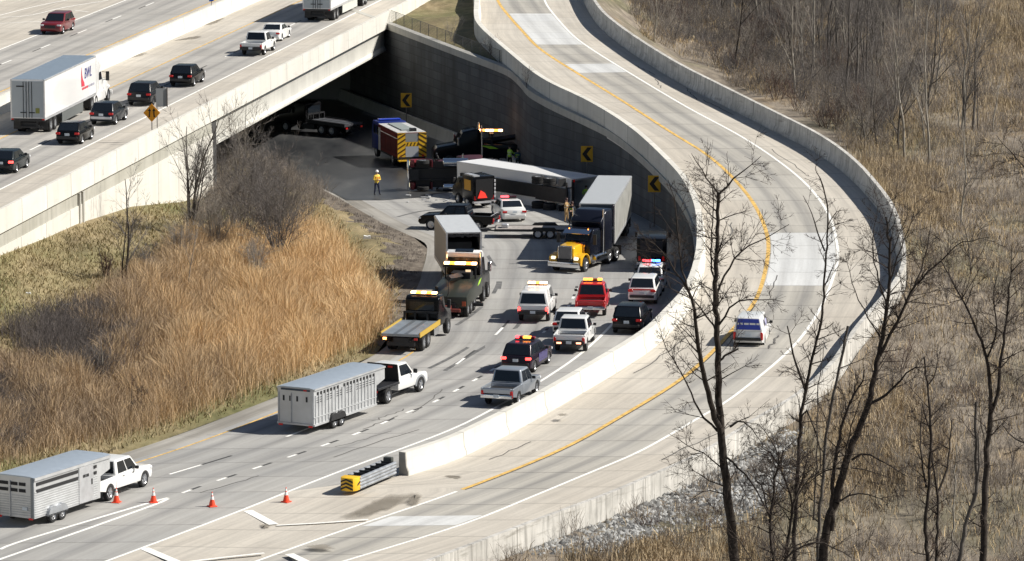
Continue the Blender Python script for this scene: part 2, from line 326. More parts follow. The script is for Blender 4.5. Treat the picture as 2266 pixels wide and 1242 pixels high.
# painted markings, each a thin sheet above the road
def band(line, w0, w1, dz=.006): return offs(line, w0), offs(line, w1), dz
mw, my, mk = MB(), MB(), MB()
def mark(m, line, wd, dz=.007): a, b, d = band(line, -wd / 2, wd / 2, dz); ribbon(a, b, d, 1, 0, m)
def fline(off, s0, s1): return np.array([FW(s, off) for s in np.linspace(s0, s1, max(2, int(abs(s1 - s0) / 8) + 1))])
mark(mw, fline(.05, -150, 330), .17); mark(my, fline(7.45, -150, 330), .15); mark(my, fline(15.45, -150, 330), .16); mark(mw, fline(23.9, -150, 330), .17)
for off, st in ((3.55, 3.2), (20.72, 55.6)):
    for k in range(-14, 24):
        s = st + 12.19 * k; mark(mw, fline(off, s, s + 3.05), .16); mark(mk, fline(off, *((s - 2.6, s - .02) if off > 10 else (s + 3.07, s + 5.6))), .14)
def wline(pts, z): return np.array([tuple(W(x, y, z)) for x, y in pts])
for a in ([(0, 52), (40, 50), (80, 48), (104, 53)], [(-40, 40), (60, 35), (140, 17), (240, 1)], [(0, 34), (80, 14), (160, -2)], [(166, 23), (196, 27)]): mark(mw, spline(wline(a, U), 12), .17)
mark(mw, AR(np.arange(205, 330, 1.)) * [1, 1, 0] + np.c_[np.zeros(125), np.zeros(125), [zAy(y) for y in np.arange(205, 330, 1.)]], .2)
yl = np.arange(252, 300, 1.); k = offs(al, 2.1); mark(my, k[(k[:, 1] > 240) & (k[:, 1] < 330)], .14)
yy = np.arange(207, 247.5, 1.); mark(mw, Byel(yy), .2); yy = np.arange(247.5, 520, 1.); mark(my, Byel(yy), .27); yy = np.arange(205, 520, 1.); mark(mw, Bwhite(yy), .2)
yy = np.arange(247.5, 300, 1.); mark(mk, offs(Byel(yy), .17), .1, .005)
for a in ([(0, 1216), (60, 1194), (327, 1114), (372, 1102)], [(-30, 1249), (0, 1238), (200, 1168), (345, 1116), (372, 1104)]): mark(mw, spline(wline(a, 0), 20), .22)
dots = YL(pl([(372, 1103), (454, 1073), (590, 1028), (721, 984), (828, 945), (890, 917), (968, 886), (1135, 790), (1230, 710), (1268, 660), (1283, 600), (1290, 540)], zA))
def dashes(line, y0, y1, step, dash, dark, wd):
    d = dots if line is None else line; a = d(np.arange(y0, y1, .25)); a[:, 2] = [zAy(y) for y in a[:, 1]]; s = np.r_[0, np.cumsum(np.linalg.norm(np.diff(a[:, :2], axis=0), axis=1))]
    for k in np.arange(0, s[-1] - step, step):
        for m, b, e in ((mw, k, k + dash), (mk, k + dash + .03, k + dash + dark)):
            i = np.linspace(b, e, 5); mark(m, np.array([np.interp(i, s, a[:, c]) for c in range(3)]).T, wd)
dashes(dots, 246.5, 320, 3.66, .95, 1.0, .19)
lane = YL(pl([(375, 1050), (620, 972), (950, 838), (1045, 780), (1110, 728), (1172, 640), (1170, 560), (1160, 480)], zA))
dashes(lane, 251.5, 330, 12.19, 3.05, 3.0, .17)
for a, wd in (([(548, 1130), (606, 1161)], .55), ([(612, 1163), (700, 1158), (815, 1150)], .22), ([(318, 1213), (400, 1248)], .55), ([(420, 1243), (500, 1233), (585, 1224)], .22), ([(640, 1226), (690, 1250)], .5)): mark(mw, wline(a, 0), wd, .008)
structure(mw.build('white_road_markings', WPAINT, smooth=False)); structure(my.build('yellow_road_markings', YPAINT, smooth=False)); structure(mk.build('black_contrast_markings', BPAINT, smooth=False))
# repaired slabs and stains on the upper ramp and the gore
pm = MB()
for y0, y1 in ((306.2, 324.6), (405.3, 430), (387.6, 392.8)):
    k = np.linspace(y0, y1, 12); ribbon(offs(Byel(k), .2), offs(Bwhite(k), -.15), .005, 1, 0, pm)
k = np.linspace(238.6, 241, 4); ribbon(offs(Byel(k), .3), offs(Bwhite(k), -.2), .005, 1, 0, pm)
structure(pm.build('fresh_concrete_slabs', PATCH, smooth=False))
q = NB('damp_stain', .7); sn = q.noise(q.map('Object', (1, .45, 1)), .9, 5); q.b.inputs['Alpha'].default_value = 1
u_, v_ = q.uv(); q.lk(q.math('MULTIPLY', q.math('SMOOTH_MIN', 1, q.math('MAXIMUM', 0, q.math('MULTIPLY', q.math('SUBTRACT', q.math('ADD', u_, q.math('MULTIPLY', sn, .9)), .5), 2.2)), .1), .75), q.b.inputs['Alpha'])
STAIN = q.done(q.ramp(sn, [(.3, (.2, .175, .14)), (.7, (.29, .26, .215))]))
stm = MB()
def blob(pts, z, dz=.005, n=40):
    a = spline([tuple(W(x, y, z)) for x, y in pts + pts[:1]], n); a[:, :2] += np.random.normal(0, .06, (n, 2)); a[-1] = a[0]
    c_ = a[:-1].mean(0); b_ = c_ + (a[:-1] - c_) * .45; k_ = n - 1
    stm.add([(p[0], p[1], z + dz) for p in a[:-1]] + [(p[0], p[1], z + dz) for p in b_] + [(c_[0], c_[1], z + dz)], [(i, (i + 1) % k_, k_ + (i + 1) % k_, k_ + i) for i in range(k_)] + [(k_ + i, k_ + (i + 1) % k_, 2 * k_) for i in range(k_)], 0, [(1e-4, 1e-4)] * k_ + [(.55, .5)] * k_ + [(1, 1)])
for b in ([(745, 1147), (800, 1118), (860, 1094), (925, 1090), (905, 1110), (860, 1128), (800, 1147)], [(985, 1030), (1010, 1018), (1052, 1028), (1060, 1046), (1025, 1048), (1008, 1034)], [(975, 1055), (1000, 1050), (1025, 1055), (1010, 1061)], [(890, 1110), (925, 1092), (935, 1100), (915, 1120)], [(1040, 1008), (1075, 998), (1078, 1008), (1050, 1014)], [(575, 1160), (592, 1159), (597, 1166), (580, 1167)], [(665, 1209), (715, 1203), (745, 1215), (700, 1216)]): blob(b, .02)
for b in ([(1227, 917), (1243, 914), (1258, 918), (1240, 923)],): blob(b, .62)
for b in ([(205, 138), (245, 124), (310, 116), (330, 119), (290, 130), (240, 140)], [(375, 92), (410, 84), (450, 78), (440, 86)], [(430, 60), (480, 44), (500, 38), (470, 56)]): blob(b, U)
structure(stm.build('road_stains', STAIN, smooth=False))
ck = MB(); rc_ = random.Random(4)
def crack(line, o0, o1, y0, y1):
    yy_ = np.linspace(y0, y1, 9); a = line(yy_); a = offs(a, 0) if False else a; d_ = offs(a, 1.); nn_ = d_ - a; a = a + nn_ * (np.linspace(o0, o1, 9) + np.array([rc_.gauss(0, .07) for _ in range(9)]))[:, None]; wd_ = rc_.uniform(.025, .05); ribbon(offs(a, -wd_), offs(a, wd_), .008, 1, 0, ck)
for _ in range(26):
    y0 = rc_.uniform(252, 400); k = rc_.choice(((Byel, .4, 4.2), (Bwhite, .4, 2.6), (Min, .3, 2.0))); o0 = rc_.uniform(*k[1:]); crack(k[0], o0, min(k[2], max(k[1], o0 + rc_.uniform(-.9, .9))), y0, y0 + rc_.uniform(3, 12))
for _ in range(6):
    y0 = rc_.uniform(240, 285); o0 = rc_.uniform(-9, -1); k = AR([y0])[0]; crack(lambda q_: AR(q_) * [1, 1, 0], o0, o0 + rc_.uniform(-.8, .8), y0, y0 + rc_.uniform(3, 9))
structure(ck.build('sealed_cracks', mat('crack_sealant', (.11, .105, .1), .8, noise=.3), smooth=False))
sk = MB()
for a in ([(1065, 545), (1085, 575), (1100, 600), (1103, 625), (1092, 650)], [(1088, 590), (1106, 615), (1104, 640)], [(950, 815), (1000, 790), (1060, 755), (1110, 728)], [(985, 820), (1060, 775), (1130, 735), (1150, 715)], [(1010, 720), (1040, 700), (1065, 680)], [(880, 480), (930, 468), (990, 462)]): ribbon(*[offs(spline([tuple(W(x, y, zA(y))) for x, y in a], 16), o) for o in (-.14, .14)], .006, 1, 0, sk)
wq = NB('shade_dark_pavement', .35); wn2 = wq.noise(wq.map('Object', (1, .3, 1)), .35, 6, .65)  # dark sheet: shade around the underpass put into the road colour
dark_edge = YL(pl([(560, 345), (672, 402), (742, 434), (812, 452), (862, 452)], zA)); wm = MB(); kk_ = np.arange(363, 455, 2.)
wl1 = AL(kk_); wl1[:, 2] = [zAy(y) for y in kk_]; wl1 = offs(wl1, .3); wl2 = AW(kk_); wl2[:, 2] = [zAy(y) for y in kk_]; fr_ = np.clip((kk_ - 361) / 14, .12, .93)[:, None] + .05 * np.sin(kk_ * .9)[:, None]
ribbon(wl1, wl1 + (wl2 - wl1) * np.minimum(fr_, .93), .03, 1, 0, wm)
structure(wm.build('painted_shade_pavement', wq.done(wq.ramp(wn2, [(.3, (.022, .024, .028)), (.55, (.055, .057, .06)), (.8, (.13, .128, .122))])), smooth=False))
structure(sk.build('tyre_marks', mat('tyre_mark_rubber', (.13, .13, .13), .9, noise=.4, nscale=2), smooth=False))

# ------------------------------------------------------------------ barriers, walls and the overpass
fl = np.array([FW(s, -4.5) for s in np.linspace(-150, 330, 60)])
JERSEY = [(-.2, 0), (-.2, .2), (-.1, .45), (-.07, 1.07), (.17, 1.07), (.2, -.48), (-.2, -.48)]
o = tag(sweep(fl, JERSEY).build('concrete_parapet', WHITEC), 'long sunlit pale concrete parapet along the near edge of the freeway', 'barrier')
fm = np.array([FW(s, 11.65) for s in np.linspace(-150, 330, 60)])
tag(sweep(fm, [(-.38, 0), (-.2, .35), (-.14, 1.35), (.14, 1.35), (.2, .35), (.38, 0)]).build('median_barrier', WHITEC), 'white concrete median barrier between the two directions of the freeway', 'barrier')
ff = np.array([FW(s, 36.2) for s in np.linspace(-150, 330, 60)])
tag(sweep(ff, [(-.2, 0), (-.2, 1.1), (.2, 1.1), (.2, 0)]).build('roadside_barrier', WHITEC), 'pale concrete barrier at the far edge of the freeway, top left corner', 'barrier')
S1, S2 = 13.5, 84.0
SHADEC = wallmat('underdeck_shade_concrete', (.05, .05, .05), (.1, .1, .1), .4)  # darkened concrete: the shade below the deck is put into its colour
t = thing('freeway_retaining_wall', 'bright concrete wall holding up the freeway above the grass bank', 'wall')
wl = np.array([FW(s, -4.5) for s in np.linspace(-150, S1, 30)])
sweep(wl, [(-.5, -.5), (.02, -.5), (.02, -1.45), (-.5, -1.45)]).build('dirty_ledge', BANDC, t)
sweep(wl, [(-.5, -1.46), (.1, -1.46), (.1, -8.5), (-.5, -8.5)]).build('wall_face', WHITEC, t)
pil = MB()
for px, py in ((165, 440), (178, 436)):
    s = (W(px, py, U - 1) - FO).dot(fe); c = FW(s, -4.5)
    pil.box((c.x + fe.y * .12, c.y - fe.x * .12, U - 3.8), (.14, .35, 6.4), 0, -YAW)
pil.build('drain_pipe', GREYC, t)
t = thing('overpass_bridge', 'concrete overpass carrying the freeway across the crash site', 'bridge')
gb = MB()
g = np.array([FW(s, -4.5) for s in np.linspace(S1 - .1, S2, 24)])
for k in range(17):
    gk = np.array([FW(s, -4.05 + k * 2.4) for s in np.linspace(S1, S2 + k * .42, 24)])
    sweep(gk, [(-.3, -.55), (.22, -.55), (.22, -.8), (.1, -1.0), (.1, -2.2), (.28, -2.45), (.28, -2.62), (-.3, -2.62)], gb, 1 if k else 0)
gb.build('girders', WHITEC if False else [wallmat('bridge_girder_concrete', (.55, .54, .5), (.68, .67, .62), .25), SHADEC], t)
sl = MB(); sweep(np.array([FW(s, 16) for s in np.linspace(S1, S2 + 20, 24)]), [(-20.3, -.1), (20.3, -.1), (20.3, -.5), (-20.3, -.5)], sl).build('deck_slab', SHADEC, t)
ab = MB()
for o0, o1, s0, s1 in ((-4.4, 37, S1, S1 + 2.0), ):
    c = FW((s0 + s1) / 2, (o0 + o1) / 2); ab.box((c.x, c.y, 0.7), (o1 - o0, s1 - s0, 10.4), 0, -YAW)
ab.build('abutment', SHADEC, t)
# earth fill that the freeway stands on beyond the bridge
fill = MB(); sweep(np.array([FW(s, 16) for s in np.linspace(S2 + 8, 330, 10)]), [(-20.3, -.1), (20.3, -.1), (20.3, -9), (-20.3, -9)], fill)
structure(fill.build('freeway_fill', GREYC))
# retaining wall of the depressed ramp (shaded side), its coping and the low barrier at its foot
yw = np.arange(296, 470, 1.5); wf = AW(yw)
topz = np.array([(zBy(y) - .35 if y < 352 else float(np.interp(y, [352, 362, 376, 390, 424], [zBy(352) - .35, zBy(362) - .3, 5.65, 6.1, 6.4]))) for y in yw]); botz = np.array([zAy(y) - .6 for y in yw])
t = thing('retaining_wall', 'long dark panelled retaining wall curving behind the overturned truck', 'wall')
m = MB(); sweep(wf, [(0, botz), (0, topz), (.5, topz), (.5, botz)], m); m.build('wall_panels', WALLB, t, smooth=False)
cz = topz; m = MB(); sweep(wf, [(-.14, cz - .45), (-.14, cz + .12), (.5, cz + .12), (.5, cz - .45)], m); m.build('coping', GREYC, t)
yf = np.arange(374, 462, 1.5); bf = offs(AW(yf), -.75); bf[:, 2] = [zAy(y) for y in yf]
tag(sweep(bf, [(-.35, 0), (-.2, .35), (-.12, 1.05), (.2, 1.05), (.3, 0)]).build('wall_foot_barrier', GREYC), 'low shaded concrete barrier at the foot of the dark panelled wall', 'barrier')
# barrier between the two ramps: sunlit near the gore, seen from its shaded back further on
yi = np.arange(251, 520, 1.5); bi = Min(yi); lo = np.array([min(zAy(y), z) - .5 if y < 310 else z - .8 for y, z in zip(yi, bi[:, 2])])
tag(sweep(bi, [(-.62, lo), (-.62, bi[:, 2] + 1.27), (-.2, bi[:, 2] + 1.27), (-.14, bi[:, 2] + .5), (0, bi[:, 2] + .2), (0, lo)]).build('ramp_dividing_barrier', WHITEC), 'tall white concrete barrier dividing the upper ramp from the crash site', 'barrier')
yo = np.arange(205, 520, 1.5); bo = Nout(yo); lo = bo[:, 2] - 1.6; bh_ = bo[:, 2] + np.interp(yo, [250, 300, 345], [1.15, 1.28, 1.42])
tag(sweep(bo, [(0, lo), (0, bo[:, 2] + .2), (.14, bo[:, 2] + .5), (.2, bh_), (.48, bh_), (.52, lo)]).build('ramp_outer_barrier', STAINC), 'weathered concrete barrier along the outer edge of the curved upper ramp', 'barrier')

# ------------------------------------------------------------------ ground
q = NB('dry_grass_ground', .95); n1 = q.noise(q.map('Object', (1, .5, 1)), .09, 6, .6); n2 = q.noise(q.map('Object', (1, .6, 1)), .9, 6, .7); n3 = q.noise(q.map('Object', (1, .35, 1)), .18, 5, .6)
col = q.ramp(n2, [(.25, (.13, .105, .06)), (.5, (.26, .205, .115)), (.75, (.38, .31, .19))])
col = q.mix(q.ramp(n1, [(.42, (0, 0, 0)), (.6, (.85,) * 3)]), col, q.ramp(n2, [(.3, (.09, .1, .035)), (.7, (.2, .19, .085))]))
col = q.mix(q.ramp(n3, [(.55, (0, 0, 0)), (.75, (.7,) * 3)]), col, (.085, .065, .045))
GRASS = q.done(col, n2, .8, .15)
q = NB('woodland_litter', .95); n1 = q.noise(q.map('Object', (1, .5, 1)), .07, 6, .6); n2 = q.noise(q.map('Object', (1, .6, 1)), .8, 6, .75); n3 = q.noise(q.map('Object', (1, .4, 1)), .14, 5, .6)
col = q.ramp(n2, [(.25, (.1, .083, .068)), (.5, (.21, .178, .142)), (.78, (.37, .32, .25))])
col = q.mix(q.ramp(n1, [(.5, (0, 0, 0)), (.64, (.7,) * 3)]), col, q.ramp(n2, [(.3, (.055, .06, .025)), (.7, (.16, .15, .075))]))
col = q.mix(q.ramp(n3, [(.56, (0, 0, 0)), (.72, (.8,) * 3)]), col, q.ramp(n2, [(.3, (.2, .13, .06)), (.7, (.36, .25, .12))]))
LITTER = q.done(col, n2, .8, .15)
gm = MB(); gx = np.r_[-3000, -800, -200, np.linspace(-90, 120, 12), 300, 900, 3000]; gy = np.r_[-500, 0, np.linspace(150, 620, 16), 900, 1500, 4000]
gm.add([(x, y, -3.2) for y in gy for x in gx], [(j * len(gx) + i, j * len(gx) + i + 1, (j + 1) * len(gx) + i + 1, (j + 1) * len(gx) + i) for j in range(len(gy) - 1) for i in range(len(gx) - 1)])
structure(gm.build('ground', LITTER, smooth=False))
def wallz(px, py):                                # the foot of the freeway wall: ray against the wall's own plane
    lo_, hi_ = -4., 7.
    for _ in range(40):
        m_ = (lo_ + hi_) / 2; off = (W(px, py, m_) - FO).dot(fn)
        if off > -4.6: lo_ = m_
        else: hi_ = m_
    return W(px, py, m_)
a0 = [(-420, 1250), (-150, 1145), (0, 1090), (330, 985), (560, 899), (830, 785), (895, 700), (930, 620), (946, 551), (914, 525), (849, 496), (737, 432), (672, 401), (600, 352)]
b0 = [(-300, 720), (-150, 641), (0, 565), (100, 527), (174, 494), (232, 476), (290, 457), (330, 453), (359, 450), (400, 447), (430, 440), (462, 436), None, None]
ea = [W(x, y, zA(y)) for x, y in a0]; eb = [wallz(*p) if p else None for p in b0]
eb[12] = FW(S1 + 1.9, 3, 0.9); eb[13] = FW(S1 + 1.9, 14, 0.5); ea += [Vector((-30, 420, -1.9)), Vector((-44, 460, -2))]; eb += [FW(S1 + 1.9, 26, .4), FW(S1 + 1.9, 36, .3)]
EA = np.array([tuple(p) for p in ea]); EB = np.array([tuple(p) for p in eb])
def emb(t, s):                                    # point of the left bank: t along, s from the ramp edge (0) to the wall (1)
    t = np.atleast_1d(t).astype(float); s = np.atleast_1d(s).astype(float); i = np.arange(len(EA))
    A = np.array([np.interp(t, i, EA[:, c]) for c in range(3)]).T; B = np.array([np.interp(t, i, EB[:, c]) for c in range(3)]).T
    P = A + (B - A) * s[:, None]; prof = 1.15 * s ** 1.25 - .15 * s
    P[:, 2] = A[:, 2] + (B[:, 2] - A[:, 2]) * np.clip(prof, -1, 1) + np.sin(np.pi * s) * (.22 * np.sin(P[:, 0] * .7 + P[:, 1] * .21) + .18 * np.sin(P[:, 0] * 1.9 - P[:, 1] * .37)) - .02
    return P
nt_, ns_ = 130, 36; T, S = np.meshgrid(np.linspace(0, len(EA) - 1, nt_), np.linspace(0, 1, ns_), indexing='ij'); P = emb(T.ravel(), S.ravel())
structure(MB().add([tuple(p) for p in P], [(i * ns_ + j, (i + 1) * ns_ + j, (i + 1) * ns_ + j + 1, i * ns_ + j + 1) for i in range(nt_ - 1) for j in range(ns_ - 1)]).build('grass_bank', GRASS))
# grassy knoll between freeway, retaining wall and upper ramp
k0 = [(-12.2, 426), (-11.0, 440), (-8, 462), (-3, 500)]; kl = []
rows = []
for y in np.arange(366, 520, 3.):
    wl_ = AW([y])[0][0] + .45 if y < 424 else (FO + fe * ((y - FO.y) / fe.y) - fn * 4.6).x
    r_ = Min([y])[0][0] - .5; z0 = float(np.interp(y, [366, 376, 390, 424, 440], [4.6, 5.4, 5.9, 6.35, 6.5])); z1 = float(np.interp(y, [366, 376, 390, 424], [4.6, 5.4, 6.0, 6.7]))
    rows.append([(wl_ + (r_ - wl_) * c / 8, y, z0 + (z1 - z0) * c / 8 + .25 * math.sin(c * .4) * math.sin(y * .3)) for c in range(9)])
structure(MB().add([p for r in rows for p in r], [(i * 9 + j, i * 9 + j + 1, (i + 1) * 9 + j + 1, (i + 1) * 9 + j) for i in range(len(rows) - 1) for j in range(8)]).build('grass_knoll', GRASS))
# woodland floor outside the curved ramp
yo = np.arange(190, 560, 3.); no = Nout(yo); nr = offs(no, 1); nd = nr[:, :2] - no[:, :2]; nd = smooth(np.c_[nd, nd[:, :1]], 14)[:, :2]; nd /= np.linalg.norm(nd, axis=1)[:, None]
ds = [.3, 1.2, 2.5, 4.5, 7, 10, 14, 20, 28, 40, 60, 90, 140, 220, 340]
def floorz(zb, d): return -1.5 + (zb - .12 + 1.5) * np.clip(1 - d / 13., 0, 1) ** 1.3
V = []
for i in range(len(yo)):
    for d in ds:
        x, y = no[i, :2] + nd[i] * (d + .3); V.append((x, y, floorz(no[i, 2], d) + (.25 * math.sin(x * .5 + y * .13) + .2 * math.sin(x * .17 - y * .31) if d > 2 else 0)))
kk = len(ds)
structure(MB().add(V, [(i * kk + j, i * kk + j + 1, (i + 1) * kk + j + 1, (i + 1) * kk + j) for i in range(len(yo) - 1) for j in range(kk - 1)]).build('woodland_floor', LITTER))
def floor_at(x, y):
    i = int(np.clip(np.argmin((no[:, 0] - x) ** 2 + (no[:, 1] - y) ** 2), 0, len(yo) - 1)); d = max(0, math.hypot(no[i, 0] - x, no[i, 1] - y) - .3)
    return float(floorz(no[i, 2], d)) - .1, d

# ------------------------------------------------------------------ vehicle parts
def wheel(par, x, y, r, wd=.26, rim=RIM, rr=.66, dual=False, name='wheel'):
    s = 1 if x > 0 else -1; m = MB()
    for k in ((0, -wd * 1.05) if dual else (0,)):
        c = (x + s * k, y, r)
        m.lathe([(-wd / 2, r * rr), (-wd / 2, r * .93), (-wd * .38, r), (wd * .38, r), (wd / 2, r * .93), (wd / 2, r * rr), (-wd / 2, r * rr)], 'x', c, 22)
    t = m.build(name, TYRE, par); h = MB(); o = x + s * wd * .42
    h.lathe([(0, 0), (0, r * .2), (-s * .05, r * .24), (-s * .03, r * (rr - .06)), (0, r * (rr + .01)), (-s * .1, r * (rr + .01))], 'x', (o, y, r), 18)
    for k in range(5):
        a = k * 2 * math.pi / 5; h.tube((o - s * .02, y + r * .2 * math.cos(a), r + r * .2 * math.sin(a)), (o - s * .02, y + r * rr * math.cos(a), r + r * rr * math.sin(a)), r * .09, r * .07, 5)
    h.build('rim', rim, t); return t
def arc(yc, r, z0, n=9):                          # wheel arch, front to rear, over the wheel at yc
    a0 = math.asin(max(-1, min(1, (z0 - r * .92) / (r * 1.16)))); return [(yc + r * 1.16 * math.cos(a), r * .92 + r * 1.16 * math.sin(a)) for a in np.linspace(a0, math.pi - a0, n)]
def lightbar(par, y, z, wd, cols, d=.3, h=.13):
    m = MB(); m.box((0, y, z + .03), (wd, d, .06)); lb = m.build('light_bar', BLACKP, par); n = len(cols)
    for i, cmat in enumerate(cols):
        x = -wd / 2 + (i + .5) * wd / n; MB().box((x, y, z + .06 + h / 2), (wd / n * .94, d * .92, h)).build('beacon', cmat, lb, .02, 1)
    return lb
def car(name, label, cat, kind, col, L, Wd, H, belt, hood, gz=.3, r=.36, group=None, tail=TAIL, bar=None, plate=True, taper=.17, dark_trim=False, cap=False, rack=False, rim=RIM, rear_glass=GLASS, side_glass=GLASS, door_col=None, crew=True):
    t = thing(name, label, cat, group); hl = L / 2; hw = Wd / 2; yf = hl - (.95 if kind != 'pickup' else 1.0); yr = -hl + (.95 if kind != 'pickup' else 1.25); bump = BLACKP if dark_trim else col
    pick = kind == 'pickup'; yc = (-hl + (1.95 if crew else 2.5)) if pick else -hl    # rear of the cabin body
    if kind == 'suv': cb0, cb1, ct0, ct1 = -hl + .12, hl - 1.35, -hl + .62, hl - 2.3
    elif kind == 'hatch': cb0, cb1, ct0, ct1 = -hl + .12, hl - 1.2, -hl + .75, hl - 2.0
    elif kind == 'sedan': cb0, cb1, ct0, ct1 = -hl + .75, hl - 1.25, -hl + 1.45, hl - 2.15
    elif kind == 'van': cb0, cb1, ct0, ct1 = -hl + .04, hl - .95, -hl + .14, hl - 1.7
    else: cb0, cb1, ct0, ct1 = yc + .02, hl - 1.55, yc + .22, hl - 2.25
    rear = [(yc, gz + .1), (yc, belt)] if pick else ([(-hl + .12, gz + .05), (-hl, gz + .2), (-hl - .0, .62), (-hl + .05, .8), (-hl + .06, belt)] if kind != 'sedan' else [(-hl + .12, gz), (-hl, gz + .2), (-hl, .75), (-hl + .06, belt - .03), (cb0, belt)])
    prof = rear + [(cb1, belt), (cb1 + .25, hood + .02), (hl - .35, hood - .05), (hl - .08, hood - .17), (hl, .62), (hl, gz + .18), (hl - .15, gz)]
    prof += arc(yf, r, gz) + (arc(yr, r, gz) if not pick else [])
    m = MB(); m.prism(prof, -hw, hw)
    m.v = [(x * (1 - .05 * max(0, (z - .6) / (H - .6))) * (1 - .1 * max(0, (abs(y) - hl + .5) / .5) ** 1.5), y, z) for x, y, z in m.v]
    body = m.build('body', col, t, .055, 2)
    MB().box((0, 0, gz + .12 + r * .45), (Wd - .5, L - .5, r * 1.1)).build('underbody', BLACKP, t)
    zt = H - .015; wb = hw * .945; wt = hw * (1 - taper) - .05
    b = [(-wb, cb0, belt - .02), (wb, cb0, belt - .02), (wb, cb1, belt - .02), (-wb, cb1, belt - .02)]; tp = [(-wt, ct0, zt), (wt, ct0, zt), (wt, ct1, zt - .03), (-wt, ct1, zt - .03)]
    m = MB(); m.add(b + tp, [(3, 2, 1, 0), (4, 5, 6, 7), (0, 1, 5, 4), (1, 2, 6, 5), (2, 3, 7, 6), (3, 0, 4, 7)]); m.build('cabin', col, t, .1, 4)
    if not (kind == 'van' and rear_glass is None): MB().panel((b[0], b[1], tp[1], tp[0]), .07, .93, .12, .9).build('rear_window', rear_glass or GLASS, t)
    MB().panel((b[2], b[3], tp[3], tp[2]), .06, .94, .08, .93).build('windshield', GLASS, t)
    spl = [(.05, .34), (.37, .62), (.65, .93)] if kind == 'suv' else [(.1, .48), (.52, .9)]
    if kind == 'van': spl = [(.62, .92)]
    if pick and not crew: spl = [(.12, .88)]
    for k in range(2):
        qd = (b[1], b[2], tp[2], tp[1]) if k == 0 else (b[3], b[0], tp[0], tp[3])
        for u0, u1 in spl:
            a0, a1 = (u0, u1) if k == 0 else (1 - u1, 1 - u0)
            MB().panel(qd, a0, a1, .1, .86).build('side_window', side_glass, t)
    if pick:
        zr = belt + .0; m = MB(); bp = [(-hl + .06, gz + .25), (-hl + .06, zr), (yc - .01, zr), (yc - .01, gz + .1)] + arc(yr, r, gz + .1)
        for s in (-1, 1): m.prism(bp, s * (hw - .02), s * (hw - .13))
        m.box((0, (-hl + yc) / 2, gz + .45), (Wd - .2, yc + hl - .1, .08)); m.box((0, yc - .06, (zr + gz + .4) / 2), (Wd - .2, .08, zr - gz - .4))
        m.build('cargo_bed', col, t, .02, 1)
        MB().prism([(-hl + .01, gz + .42), (-hl + .0, zr - .04), (-hl + .03, zr + .02), (-hl + .1, zr + .01), (-hl + .1, gz + .42)], -hw + .14, hw - .14).build('tailgate', col, t, .015, 1)
        MB().box((0, -hl - .03, gz + .27), (Wd - .12, .2, .22)).build('rear_bumper', CHROME if not dark_trim else BLACKP, t, .04, 2)
        if cap: 
            cq = [(-hw + .03, -hl + .08, zr), (hw - .03, -hl + .08, zr), (hw - .03, yc - .02, zr), (-hw + .03, yc - .02, zr)]; ct = [(-wt, -hl + .32, zt - .03), (wt, -hl + .32, zt - .03), (wt, yc + .0, zt - .03), (-wt, yc, zt - .03)]
            m = MB(); m.add(cq + ct, [(3, 2, 1, 0), (4, 5, 6, 7), (0, 1, 5, 4), (1, 2, 6, 5), (2, 3, 7, 6), (3, 0, 4, 7)]); cp = m.build('bed_cap', col, t, .05, 2)
            MB().panel((cq[0], cq[1], ct[1], ct[0]), .07, .93, .1, .9).build('cap_window', GLASS, cp)
    else:
        MB().box((0, -hl - .02, gz + .3), (Wd * .84, .08, .2)).build('rear_bumper', BLACKP if kind != 'sedan' else bump, t, .03, 1)
    zl = belt - .12 if kind in ('suv', 'hatch', 'van') else belt - .2
    for s in (-1, 1):
        hgt = .42 if pick else (.5 if kind == 'van' else .16); wdt = .16 if pick or kind == 'van' else .34
        MB().box((s * (hw * .95 - wdt / 2), -hl + (.06 if pick else .07), zl - hgt / 2 + .06), (wdt, .18, hgt)).build('tail_light', tail, t, .03, 1)
        MB().box((s * (hw * .78), hl - .14, hood - .24), (.36, .2, .15)).build('headlight', HEAD, t, .04, 2)
        mm = MB(); mm.box((s * (hw + .13), cb1 - .62 if kind != 'van' else cb1 - .5, belt + .1), (.2, .12, .17)); mm.box((s * (hw + .0), cb1 - .6 if kind != 'van' else cb1 - .48, belt + .04), (.2, .06, .05)); mm.build('side_mirror', BLACKP, t, .03, 2)
        for yw_ in (yf, yr): wheel(t, s * (hw - .15), yw_, r, .25, rim)
        if door_col is not None: MB().box((s * (hw * .987), .15, (belt + gz) / 2 + .06), (.03, 1.9, belt - gz - .28)).build('door_decal', door_col, t)
        for y_ in (-.35, .75): MB().box((s * (hw * .985), y_, belt - .14), (.05, .2, .035)).build('door_handle', col if not dark_trim else BLACKP, t)
    g = MB(); g.box((0, hl - .02, hood - .36), (Wd * .5, .08, .26)); g.build('grille', BLACKP, t, .02, 1)
    if plate: MB().box((0, -hl - (.14 if pick else .07), gz + (.3 if pick else .55)), (.34, .03, .17)).build('licence_plate', PLATE, t)
    if rack:
        for s in (-1, 1): MB().tube((s * (wt - .06), ct0 + .15, H + .04), (s * (wt - .06), ct1 - .1, H + .02), .025, .025, 6).build('roof_rail', BLACKP, t)
    if bar: lightbar(t, (ct0 + ct1) / 2 + (.5 if kind == 'suv' else .25), H, Wd * .62, bar)
    return t
def put(t, px, py, yaw, zf=None, L=0):            # rear bumper centre on the road at a pixel
    z = zf if isinstance(zf, (int, float)) else zA(py); return setpose(t, W(px, py, z), R(yaw), L / 2)

